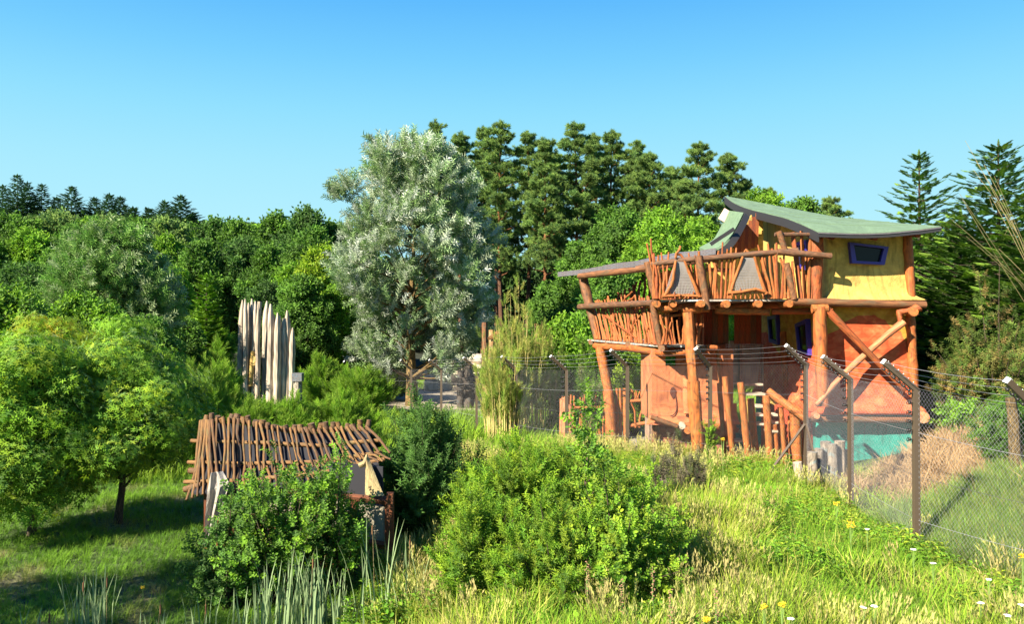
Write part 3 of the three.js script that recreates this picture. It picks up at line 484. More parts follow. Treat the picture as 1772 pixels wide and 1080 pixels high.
// ------------------------------------------------------------------ little hut with a roof of crooked sticks
{
  const HP = P(500, 800, 16.4); HP.y = 0;
  const hut = thing('stick_roof_hut', 'small plastered hut with a sagging roof of crooked brown sticks over dark felt', 'hut', HP);
  const add = (n, g, m, par = hut) => part(n, local(g, par), m, par);
  const rl = P(350, 733, 18.4), rr = P(641, 743, 17.2), el = P(331, 852, 17.0), er = P(656, 803, 16.2);
  const ridge = (u) => rl.clone().lerp(rr, u).add(V(0, 0.1 * Math.sin(u * 9) * 0.4 - 0.12 * Math.sin(u * Math.PI) + 0.06 * Math.sin(u * 5.2), 0));
  const eave = (u) => el.clone().lerp(er, u).add(V(0, -0.12 * Math.sin(u * Math.PI), 0.25 * Math.sin(u * Math.PI)));
  const roofAt = (u, v) => ridge(u).lerp(eave(u), v).add(V(0, -0.14 * Math.sin(v * Math.PI), 0));
  add('roof_felt', sheet(14, 8, roofAt, 0.05), M.felt);
  add('roof_felt', sheet(14, 6, (u, v) => { const p = ridge(u), e = eave(u); return V(p.x + 0.1 * v, mix(p.y, e.y + 0.1, v), p.z - (e.z - p.z) * 0.9 * v); }, 0.05), M.felt);
  const r = rng(31), wd = [wood([0.23, 0.118, 0.034]), wood([0.28, 0.15, 0.044]), wood([0.18, 0.09, 0.03]), wood([0.16, 0.085, 0.036])];
  const lift = V(0, 0.07, 0.05), w = () => wd[Math.floor(r() * 3.4)];
  // hip fan at the left end
  for (let i = 0; i < 7; i++) { const t = i / 6; stick(hut, 'roof_stick', roofAt(0.0 + t * 0.07, 0.0).add(lift), roofAt(-0.02 + t * 0.2, 1.02 - 0.02 * t).add(lift).add(V(0, -0.2 * (1 - t), 0)), 0.036 + 0.014 * r(), w()); }
  // slope: upper and lower rows
  for (let i = 0; i < 27; i++) {
    const u = 0.1 + i / 26 * 0.88 + (r() - 0.5) * 0.012, sk = 0.035 + 0.09 * u, v1 = i < 4 ? 1.02 : 0.58 + 0.14 * r();
    stick(hut, 'roof_stick', roofAt(u, -0.03).add(lift), roofAt(u + sk * v1 * 1.1, v1).add(lift), 0.027 + 0.015 * r(), w());
  }
  for (let i = 0; i < 25; i++) {
    const u = 0.2 + i / 24 * 0.76 + (r() - 0.5) * 0.02, sk = 0.035 + 0.07 * u, v0 = 0.5 + 0.1 * r();
    stick(hut, 'roof_stick', roofAt(u + sk * 0.5, v0).add(V(0, 0.04, 0.03)), roofAt(Math.min(1.06, u + sk), 1.03).add(V(0, 0.04, 0.03)), 0.028 + 0.014 * r(), w());
  }
  for (const v of [0.2, 0.5, 0.8]) for (let i = 0; i < 3; i++) rod(hut, 'roof_batten', roofAt(i * 0.34 - (i ? 0 : 0.05), v + 0.03 * (r() - 0.5)).add(V(0, 0.01, 0.02)), roofAt(i * 0.34 + 0.36, v).add(V(0, 0.01, 0.02)), 0.045, wd[1]);
  for (let i = 0; i < 26; i++) { const u = 0.02 + i / 26, a = ridge(u).add(V(0, 0.0, -0.05)); rod(hut, 'ridge_block', a, a.clone().add(V((r() - 0.5) * 0.12, 0.1 + 0.14 * r(), (r() - 0.5) * 0.1)), 0.055 + 0.03 * r(), i % 3 ? wd[3] : wd[0]); }
  rod(hut, 'purlin', roofAt(-0.035, 0.62), roofAt(0.06, 0.62), 0.07, wd[2]); rod(hut, 'purlin', roofAt(-0.045, 0.86).add(V(0, -0.1, 0)), roofAt(0.06, 0.86), 0.07, wd[2]);
  // walls
  const A = P(362, 930, 17.5), B = P(676, 1010, 15.4), top = (p, y) => V(p.x, y, p.z), at = (t, y) => { const p = A.clone().lerp(B, t); p.y = y; return p; };
  const back = V(-0.75, 0, -2.0), yb = -0.05, yt = 1.55;
  const pane = (n, t0, t1, y0, y1, m, off = 0) => add(n, slab([at(t0, y1), at(t1, y1), at(t1, y1).add(V(0.03, 0, -0.1)), at(t0, y1).add(V(0.03, 0, -0.1))].map((p) => p.add(V(0, 0, off))), y1 - y0), m);
  pane('wall_panel', 0.02, 0.8, yb + 0.75, yt, M.clay); pane('wall_board_skirt', 0.02, 0.8, yb, yb + 0.75, M.rust);
  pane('wall_panel', 0.83, 0.985, yb + 0.78, yt - 0.12, M.clay); pane('wall_panel', 0.83, 0.985, yb, yb + 0.74, M.clay);
  for (const t of [0.0, 0.28, 0.55, 0.815, 1.0]) add('timber_post', boxBetween(at(t, yb - 0.1).add(V(0, 0, 0.05)), at(t, t === 1 ? 1.72 : yt).add(V(0, 0, 0.05)), 0.13, 0.13), M.rust);
  for (const y of [yb + 0.76, yt]) add('timber_rail', boxBetween(at(0, y).add(V(0, 0, 0.055)), at(1, y).add(V(0, 0, 0.055)), 0.1, 0.1), M.rust);
  add('end_wall', slab([at(1, yt), at(1, yt).add(back), at(1, yt).add(back).add(V(-0.1, 0, 0)), at(1, yt).add(V(-0.1, 0, 0))], yt - yb), M.rust);
  add('end_wall', slab([at(0, yt), at(0, yt).add(back), at(0, yt).add(back).add(V(0.1, 0, 0)), at(0, yt).add(V(0.1, 0, 0))], yt - yb), M.clay);
  add('gable_panel', slab([at(0.68, 2.15), at(0.955, 2.15), at(0.955, 2.15).add(V(0, 0, -0.08)), at(0.68, 2.15).add(V(0, 0, -0.08))].map((p) => p.add(V(0, 0, -0.16))), 0.75), M.felt);
  // weathered sheets hanging at both gable ends
  const c1 = [P(381, 815, 16.6), P(396, 833, 16.4), P(386, 862, 16.4), P(371, 906, 16.5), P(357, 904, 16.6), P(360, 850, 16.6)];
  add('hanging_cloth', sheet(8, 12, (u, v) => { const l = v < 0.5 ? P(366, 818, 16.6).lerp(P(361, 850, 16.6), v * 2) : P(361, 850, 16.6).lerp(P(355, 935, 16.9), v * 2 - 1), q = v < 0.5 ? P(384, 816, 16.55).lerp(P(397, 838, 16.4), v * 2) : P(397, 838, 16.4).lerp(P(366, 935, 16.8), v * 2 - 1); return l.lerp(q, u).add(V(0, 0, 0.06 * Math.sin(u * 11 + v * 2))); }, 0.015, V(0, 0, -1)), M.cloth);
  add('gable_horn', sheet(8, 12, (u, v) => { const l = P(633, 793, 15.7).lerp(P(632, 856, 15.5), v), q = P(637, 790, 15.7).lerp(P(665, 858, 15.3), Math.pow(v, 1.4)); return l.lerp(q, u).add(V(0, 0, 0.1 * Math.sin(u * 3.1))); }, 0.03, V(0, 0, -1)), M.straw);
  add('horn_tip', taperTube([P(622, 806, 15.6), P(630, 803, 15.6), P(634, 797, 15.65), P(635, 787, 15.7)], [0.05, 0.055, 0.05, 0.02], 8, true), M.straw);
  rod(hut, 'log_end', P(669, 868, 15.5), P(664, 870, 16.4), 0.07, wd[1]); rod(hut, 'log_end', P(670, 879, 15.5), P(664, 880, 16.4), 0.06, wd[1]);
}

// ------------------------------------------------------------------ weathered palisade
{
  const d = 44, base = V(X(460, d), G(X(460, d), -d), -d);
  const pal = thing('log_palisade', 'tall pale weathered palisade of split pointed logs above the hut', 'palisade', base), r = rng(15);
  const logs = [[420, 519, 5.5, 0], [426, 517, 4, .25], [431, 524, 5, 0], [437, 517, 5.5, -.1], [443, 521, 5, .1], [448, 526, 3.5, .3], [462, 521, 6, 0], [469, 526, 6.5, .1], [466, 540, 4, -.3], [475, 545, 5, -.1], [481, 541, 5, .2], [485, 546, 4.5, -.1], [491, 551, 5.5, .05], [498, 537, 6, 0], [494, 560, 4, -.25], [507, 567, 4.5, 0.05]];
  for (const [px, py, rp, dz] of logs) {
    const dd = d - dz * 2, t = P(px, py, dd), R = 1.28 * rp * dd / F, b = V(X(px + (r() - 0.5) * 2 - 1, dd), G(t.x, -dd) - 0.2, -dd), n = 10, pts = [], rad = [];
    for (let i = 0; i <= n; i++) { const k = i / n, p = b.clone().lerp(t, k); p.x += 0.05 * fbm(px, k * 5); p.z += 0.05 * fbm(px + 5, k * 5); pts.push(p); rad.push(R * (1.12 - 0.3 * k) * (1 + 0.22 * fbm(px * 0.7, k * 7)) * (i === n ? 0.22 : i === n - 1 ? 0.8 : 1)); }
    part('log', local(taperTube(pts, rad, 9, true), pal), r() < 0.6 ? M.weather : M.weatherB, pal);
  }
  hpart(pal, 'inner_log', P(450, 522, d + .8), P(447, 590, d + .8), 0.12, M.weatherB);
  hpart(pal, 'yellow_board', P(438, 608, d - .6), P(434, 668, d - .6), 0.11, wood([0.6, 0.4, 0.1]));
  hpart(pal, 'yellow_board', P(444, 617, d - .5), P(442, 632, d - .5), 0.2, wood([0.65, 0.48, 0.16]));
  const pp = V(X(516, 42), G(X(516, 42), -42), -42);
  const po = thing('gate_post', 'stout white birch trunk post with grey cap at the palisade end', 'post', pp);
  const pt = P(516, 660, 42);
  part('trunk', local(taperTube([pp.clone().add(V(0, -0.2, 0)), pp.clone().lerp(pt, 0.5), pt], [0.25, 0.23, 0.23], 10, true), po), mat([0.55, 0.5, 0.42], 0.95, { map: barkMap }), po);
  const cap = new THREE.BoxGeometry(0.52, 0.42, 0.5); cap.translate(pt.x, pt.y + 0.22, pt.z); part('cap', local(cap, po), mat([0.2, 0.22, 0.25], 0.7, { map: woodMap }), po);
}
function hpart(root, n, A, B, r, m) { return rod(root, n, A, B, r, m); }

// ------------------------------------------------------------------ wire fences
function diamondMesh(A, B, hA, hB, pitch, th) { // A, B foot points; hA, hB heights
  const L = A.distanceTo(B), pos = [], H = Math.max(hA, hB), slope = 1.25;
  const at = (u, v) => { const t = u / L, p = A.clone().lerp(B, t); p.y += v * mix(hA, hB, t) / H; return p; };
  const side = B.clone().sub(A).normalize(), nrm = side.clone().cross(UP).normalize();
  const bar = (p, q) => {
    const dir = q.clone().sub(p).normalize(), s = dir.clone().cross(nrm).normalize(), c = [s, s.clone().multiplyScalar(-0.5).addScaledVector(nrm, 0.87), s.clone().multiplyScalar(-0.5).addScaledVector(nrm, -0.87)].map((x) => x.multiplyScalar(th));
    for (let k = 0; k < 3; k++) { const a = c[k], b = c[(k + 1) % 3]; for (const [e, o] of [[p, a], [p, b], [q, a], [q, a], [p, b], [q, b]]) pos.push(e.x + o.x, e.y + o.y, e.z + o.z); }
  };
  for (let s = -H / slope; s < L; s += pitch) for (const k of [1, -1]) {
    let u0 = s, u1 = s + H / slope, v0 = k > 0 ? 0 : H, v1 = k > 0 ? H : 0;
    if (u0 < 0) { v0 += (0 - u0) * slope * k; u0 = 0; } if (u1 > L) { v1 -= (u1 - L) * slope * k; u1 = L; }
    if (u1 - u0 > 0.01) bar(at(u0, v0), at(u1, v1));
  }
  const g = new THREE.BufferGeometry(); g.setAttribute('position', new THREE.Float32BufferAttribute(pos, 3)); return g;
}
{
  const TOPS = [712, 672, 655, 630, 633, 633, 640, 638, 638, 640, 639, 640, 643];
  const DS = [12.6, 15, 18.5, 21.5, 23.2, 25.6, 29, 32.5, 36, 39.5, 43, 46, 48];
  const fence = thing('wire_fence', 'long diamond mesh wire fence on brown steel posts with angled tops and insulators', 'fence', V(X(1393, 21.5), 0.7, -21.5));
  const A = (g, n, m, p = fence, k) => part(n, local(g, p), m, p, k);
  const knob = new THREE.SphereGeometry(0.03, 8, 6), pin = new THREE.CylinderGeometry(0.007, 0.007, 0.1, 5); pin.rotateZ(Math.PI / 2);
  const insGeo = mergeGeometries([knob, pin.clone().translate(0.05, 0, 0), new THREE.TorusGeometry(0.03, 0.008, 5, 8).translate(-0.03, 0, 0)]), capGeo = new THREE.BoxGeometry(0.1, 0.02, 0.1);
  const posts = FENCE.map(([x, z], i) => { const y1 = P(1000, TOPS[i], DS[i]).y, y0 = Math.min(G(x, z), y1 - 2.5); return { f: V(x, y0, z), t: V(x, y1, z) }; });
  const tips = [];
  posts.forEach(({ f, t }, i) => {
    const near = i < 5, nxt = posts[Math.min(i + 1, posts.length - 1)].f, prv = posts[Math.max(0, i - 1)].f, along = nxt.clone().sub(prv).setY(0).normalize();
    let out = V(along.z, 0, -along.x); if (out.x > 0) out.negate(); out.add(V(-0.25, 0, 0)).normalize();
    const tip = t.clone().addScaledVector(out, 0.62).add(V(0, 0.5, 0)); tips.push(tip);
    if (i === 12) return;
    const w = 0.105, post = A(boxBetween(f.clone().add(V(0, -0.4, 0)), t, w, w), 'post', M.steel);
    A(boxBetween(t.clone().add(V(0, -0.04, 0)).addScaledVector(out, -0.02), tip, w * 0.92, w * 0.92), 'post_arm', M.steel);
    const c = part('post_cap', capGeo, M.white, fence); c.position.copy(tip).sub(fence.position); c.quaternion.setFromUnitVectors(UP, tip.clone().sub(t).normalize());
    for (let k = 0; k < (i < 10 ? 12 : 0); k++) {
      const onArm = k < 6, p = onArm ? t.clone().lerp(tip, 0.12 + k * 0.155) : t.clone().add(V(0, -0.1 - (k - 6) * 0.17, 0)), q = new THREE.Quaternion().setFromUnitVectors(V(-1, 0, 0), out), dir = onArm ? V(0, -0.7, 0).addScaledVector(out, 0.0) : out.clone();
      const o = part('insulator', insGeo, M.black, fence); o.position.copy(p).addScaledVector(onArm ? V(out.x * 0.45, -0.8, out.z * 0.45) : out, 0.12).sub(fence.position);
      if (onArm) q.premultiply(new THREE.Quaternion().setFromAxisAngle(V(out.z, 0, -out.x).normalize(), -0.95)); o.quaternion.copy(q); o.scale.setScalar(near ? 1 : 1.15);
      const s = part('bolt', knob, M.white, fence); s.position.copy(p).addScaledVector(onArm ? V(-out.x * 0.5, 0.8, -out.z * 0.5) : out.clone().negate(), 0.065).sub(fence.position); s.scale.setScalar(0.38);
    }
  });
  const wireAt = (a, b, sag, r) => { const pts = []; for (let k = 0; k <= 4; k++) { const t = k / 4; pts.push(a.clone().lerp(b, t).add(V(0, -sag * 4 * t * (1 - t), 0))); } return taperTube(pts, pts.map(() => r), 4); };
  for (let i = 0; i < posts.length - 1; i++) {
    const a = posts[i], b = posts[i + 1], far = i > 6;
    A(diamondMesh(a.f, b.f, a.t.y - a.f.y - 0.02, b.t.y - b.f.y - 0.02, far ? 0.11 : 0.078, i < 3 ? 0.0016 : far ? 0.001 : 0.0011), 'wire_mesh', M.wire, fence, 'stuff').userData.label = 'galvanised diamond wire mesh panel';
    for (const k of [0.01, 0.25, 0.5, 0.75, 1]) A(wireAt(a.f.clone().lerp(a.t, k), b.f.clone().lerp(b.t, k), 0.02, 0.004), 'strand', k === 1 || k === 0.5 ? M.wireDark : M.wire);
    if (i > 8) continue;
    for (let k = 0; k < 4; k++) A(wireAt(a.t.clone().lerp(tips[i], 0.2 + k * 0.26), b.t.clone().lerp(tips[i + 1], 0.2 + k * 0.26), 0.05, 0.0034), 'strand', M.wire);
  }
  const p3 = posts[3], m3 = p3.f.clone().lerp(p3.t, 0.52);
  for (const [px, py] of [[1335, 812], [1424, 850]]) A(boxBetween(m3, P(px, py, px < 1393 ? 20.9 : 19.9), 0.055, 0.055), 'strut', M.steel);
}
{
  const fp = [[338, 598], [347, 597], [356, 599], [365, 598], [374, 600], [384, 601], [394, 603]], d = 66, f2 = thing('enclosure_fence', 'distant dark fence of thin steel posts beneath the bright feathery bushes', 'fence', V(X(360, d), G(X(360, d), -d), -d));
  fp.forEach(([px, py], i) => { const t = P(px, py, d + i * 0.4), b = V(t.x, G(t.x, t.z) - 0.1, t.z); part('post', local(boxBetween(b, t, 0.12, 0.12), f2), M.steel, f2); part('post_arm', local(boxBetween(t, t.clone().add(V(-0.35, 0.4, 0)), 0.1, 0.1), f2), M.steel, f2); });
  for (const k of [0, 0.35, 0.7, 1]) part('strand', local(taperTube(fp.map(([px, py], i) => P(px, py + k * 26, d + i * 0.4)), fp.map(() => 0.012), 4), f2), M.wireDark, f2);
}

// ------------------------------------------------------------------ things on the sandy place behind the fence
{
  const d = 46, gx = (px, dd) => V(X(px, dd), G(X(px, dd), -dd), -dd);
  const tb = thing('timber_frame', 'dark timber frame of posts and planks in the shade beyond the fence', 'wooden structure', gx(806, d));
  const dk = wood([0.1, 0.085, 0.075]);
  for (const [px, py, r] of [[797, 641, .2], [812, 632, .26], [823, 650, .15]]) rod(tb, 'post', gx(px, d), P(px, py, d), r, dk);
  for (const [x0, x1, y, dd] of [[781, 834, 657, 45.6], [783, 832, 663, 45.6], [781, 834, 651, 46.3], [786, 826, 672, 45.4], [800, 838, 642, 46.6]]) part('plank', local(boxBetween(P(x0, y + 1, dd), P(x1, y - 2, dd), 0.22, 0.12), tb), dk, tb);
  for (const [px, py, dd, lab] of [[839, 558, 41, 'tall straight brown pole beside the thatched parasol'], [851, 571, 40, 'bent pale pole carrying the little thatched parasol']]) {
    const po = thing('wooden_pole', lab, 'pole', gx(px + 2, dd)), b = gx(px + (px < 845 ? 3 : -4), dd);
    part('pole', local(taperTube([b.clone().add(V(0, -0.3, 0)), P(px + (px < 845 ? 0 : -6), 660, dd), P(px, 610, dd), P(px, py, dd)], [0.19, 0.18, 0.16, 0.15], 9, true), po), px < 845 ? M.brownlog : wood([0.5, 0.3, 0.13]), po);
  }
  const p3 = thing('wooden_pole', 'slim orange pole standing right of the dry reed clump', 'pole', gx(930, 46));
  part('pole', local(taperTube([gx(931, 46), P(932, 600, 46), P(928, 560, 46)], [0.17, 0.15, 0.12], 8, true), p3), wood([0.5, 0.28, 0.1]), p3);
  rod(p3, 'crossbar', P(920, 598, 46), P(934, 597, 46), 0.13, M.orangeC);
  const um = thing('thatched_parasol', 'small orange thatched parasol on the bent pole', 'parasol', P(866, 588, 40));
  const cone = [], r = rng(2);
  for (let i = 0; i < 90; i++) { const a = r() * 6.283, t = P(865, 571, 40), l = 0.5 + r() * 0.14; cone.push(boxBetween(t.clone().add(V(Math.cos(a) * 0.03, 0, Math.sin(a) * 0.03)), t.clone().add(V(Math.cos(a) * l, -0.38 - r() * 0.1, Math.sin(a) * l)), 0.05, 0.03)); }
  part('thatch', local(mergeGeometries(cone), um), M.thatch, um); rod(um, 'arm', P(852, 582, 40), P(868, 580, 40), 0.05, M.brownlog);
  // rocks and a low pale retaining wall
  const wall = thing('low_wall', 'low pale sandy retaining wall under the boulders', 'wall', gx(795, 57));
  part('wall_face', local(slab([P(735, 631, 57), P(850, 631, 56), P(850, 631, 57), P(735, 631, 58)], 1.8), wall), plaster([0.62, 0.55, 0.45]), wall);
  const rr = rng(9), rockG = [];
  for (let v = 0; v < 3; v++) { const g = new THREE.IcosahedronGeometry(1, 2), p = g.attributes.position; for (let i = 0; i < p.count; i++) { const q = V(p.getX(i), p.getY(i), p.getZ(i)), k = 1 + 0.35 * perlin.noise(q.x * 1.3 + v * 5, q.y * 1.3, q.z * 1.3); p.setXYZ(i, q.x * k, q.y * k * 0.72, q.z * k); } g.computeVertexNormals(); rockG.push(g); }
  [[768, 628, .42], [786, 629, .5], [800, 627, .62], [817, 627, .5], [829, 624, .75], [845, 626, .5]].forEach(([px, py, s], i) => { const o = part('boulder', rockG[i % 3], M.stone, scene); o.position.copy(P(px, py, 57.5)); o.scale.set(s * 1.2, s, s); o.rotation.y = i * 1.9; tag(o, `pale boulder on the low wall, ${ORD[i]} from the willow side`, 'boulder', 'boulders on the low sandy wall'); });
  [[745, 690, .35], [752, 694, .28], [735, 692, .3]].forEach(([px, py, s], i) => { const o = part('boulder', rockG[i], M.stone, scene); o.position.copy(P(px, py, 44)); o.position.y = G(o.position.x, -44) + 0.1; o.scale.setScalar(s); tag(o, `small pale stone on the sand under the willow, ${['largest of three', 'middle one of three', 'nearest the trunk'][i]}`, 'stone', 'stones under the willow'); });
  // stakes and stick fences in front of the house
  const sf = thing('stick_fence', 'low fence of bright orange sticks left of the tree house', 'fence', gx(1100, 31));
  for (let i = 0; i < 14; i++) { const px = 1085 + i * 3; stick(sf, 'picket', P(px + (rr() - 0.5) * 4, 694 + i * 0.1, 30.5), P(px - 2 + rr() * 4, 680 - rr() * 8, 30.5), 0.045, M.orangeC); }
  rod(sf, 'rail', P(1080, 695, 30.4), P(1126, 692, 30.2), 0.06, M.orangeC); rod(sf, 'rail', P(1090, 737, 30.4), P(1122, 731, 30.2), 0.07, M.orangeC);
  for (const [px, r] of [[1083, .11], [1121, .09], [1068, .07], [1074, .05]]) rod(sf, 'post', gx(px, 30.3), P(px - 1, 672, 30.3), r, M.orangeC);
  for (const [px, tx] of [[1100, 1092], [1106, 1112]]) stick(sf, 'picket', P(px, 740, 30.3), P(tx, 698, 30.3), 0.05, M.orangeC);
  const sg = thing('stick_fence', 'row of short orange stakes among the weeds behind the sapling', 'fence', gx(1020, 33));
  for (let i = 0; i < 12; i++) { const px = 990 + i * 6; stick(sg, 'picket', gx(px, 33), P(px + (rr() - 0.5) * 7, 690 - rr() * 14, 33), 0.05 + 0.03 * rr(), M.orangeC); }
  rod(sg, 'rail', P(988, 706, 32.8), P(1060, 704, 32.6), 0.06, M.orange);
  const sk = thing('log_stakes', 'three upright reddish log stakes behind the wire fence', 'stakes', gx(980, 30.4));
  for (const [px, py, r] of [[972, 690, .09], [978, 686, .15], [986, 700, .1]]) rod(sk, 'stake', gx(px, 30.4), P(px, py, 30.4), r, M.pinkLog);
  // grey logs set upright by the base of the house
  const lg = thing('upright_logs', 'cluster of grey weathered upright logs in front of the teal wall', 'logs', V(X(1437, 20.6), 0.7, -20.6));
  for (const [px, py, r, dd] of [[1405, 782, .13, 20.4], [1416, 776, .12, 20.8], [1428, 764, .14, 21], [1440, 768, .13, 20.8], [1452, 763, .14, 21], [1462, 778, .12, 21.2]]) { const b = V(X(px, dd), 0.3, -dd); rod(lg, 'log', b, P(px, py, dd), r, rr() < 0.5 ? M.greylog : M.weatherB); }
  rod(lg, 'log', P(1385, 830, 20.6), P(1379, 800, 20.6), 0.12, M.weather); 
}

// ------------------------------------------------------------------ foliage: sprays (small twigs with leaves), one unit long along +y
function Leaves() { this.p = []; }
Leaves.prototype = {
  tri(a, b, c) { this.p.push(a.x, a.y, a.z, b.x, b.y, b.z, c.x, c.y, c.z); },
  // pointed leaf folded along its midrib
  leaf(o, dir, nrm, L, W, k = 0.45, droop = 0) {
    const d = dir.clone().normalize(), s = d.clone().cross(nrm).normalize(), n = s.clone().cross(d), m = o.clone().addScaledVector(d, L * k), t = o.clone().addScaledVector(d, L).addScaledVector(n, -droop * L);
    const l = m.clone().addScaledVector(s, W / 2).addScaledVector(n, W * 0.16), r = m.clone().addScaledVector(s, -W / 2).addScaledVector(n, W * 0.16);
    this.tri(o, l, t); this.tri(o, t, r);
  },
  round(o, dir, nrm, L, W) {
    const d = dir.clone().normalize(), s = d.clone().cross(nrm).normalize(), n = s.clone().cross(d), at = (a, b, h) => o.clone().addScaledVector(d, L * a).addScaledVector(s, W * b).addScaledVector(n, W * h);
    const c = [at(0, 0, 0), at(0.35, 0.45, 0.1), at(0.75, 0.42, 0.08), at(1, 0, -0.06), at(0.75, -0.42, 0.08), at(0.35, -0.45, 0.1)];
    this.tri(c[0], c[1], c[2]); this.tri(c[0], c[2], c[3]); this.tri(c[0], c[3], c[4]); this.tri(c[0], c[4], c[5]);
  },
  palm(o, dir, nrm, L) {
    const d = dir.clone().normalize(), s = d.clone().cross(nrm).normalize(), at = (a, r) => o.clone().addScaledVector(d, Math.cos(a) * r * L + L * 0.2).addScaledVector(s, Math.sin(a) * r * L);
    for (const [a, r] of [[0, 0.85], [0.9, 0.72], [-0.9, 0.72], [1.9, 0.45], [-1.9, 0.45]]) this.tri(at(a + 0.42, 0.3), at(a, r), at(a - 0.42, 0.3));
    this.tri(at(0.5, 0.34), at(-0.5, 0.34), at(3.14, 0.22));
  },
  twig(a, b, r) { const d = b.clone().sub(a).normalize(), s = d.clone().cross(V(0.3, 0.2, 0.9)).normalize().multiplyScalar(r), q = d.clone().cross(s); this.tri(a.clone().add(s), a.clone().sub(s), b); this.tri(a.clone().add(q), a.clone().sub(q), b); },
  geo() { const g = new THREE.BufferGeometry(); g.setAttribute('position', new THREE.Float32BufferAttribute(this.p, 3)); return g; },
};
const rv = (r) => V(r() * 2 - 1, r() * 2 - 1, r() * 2 - 1);
function spray(seed, n, fn) { const r = rng(seed), L = new Leaves(); for (let i = 0; i < n; i++) fn(L, i, i / Math.max(1, n - 1), r); return L.geo(); }
const ang = (i) => i * 2.399;
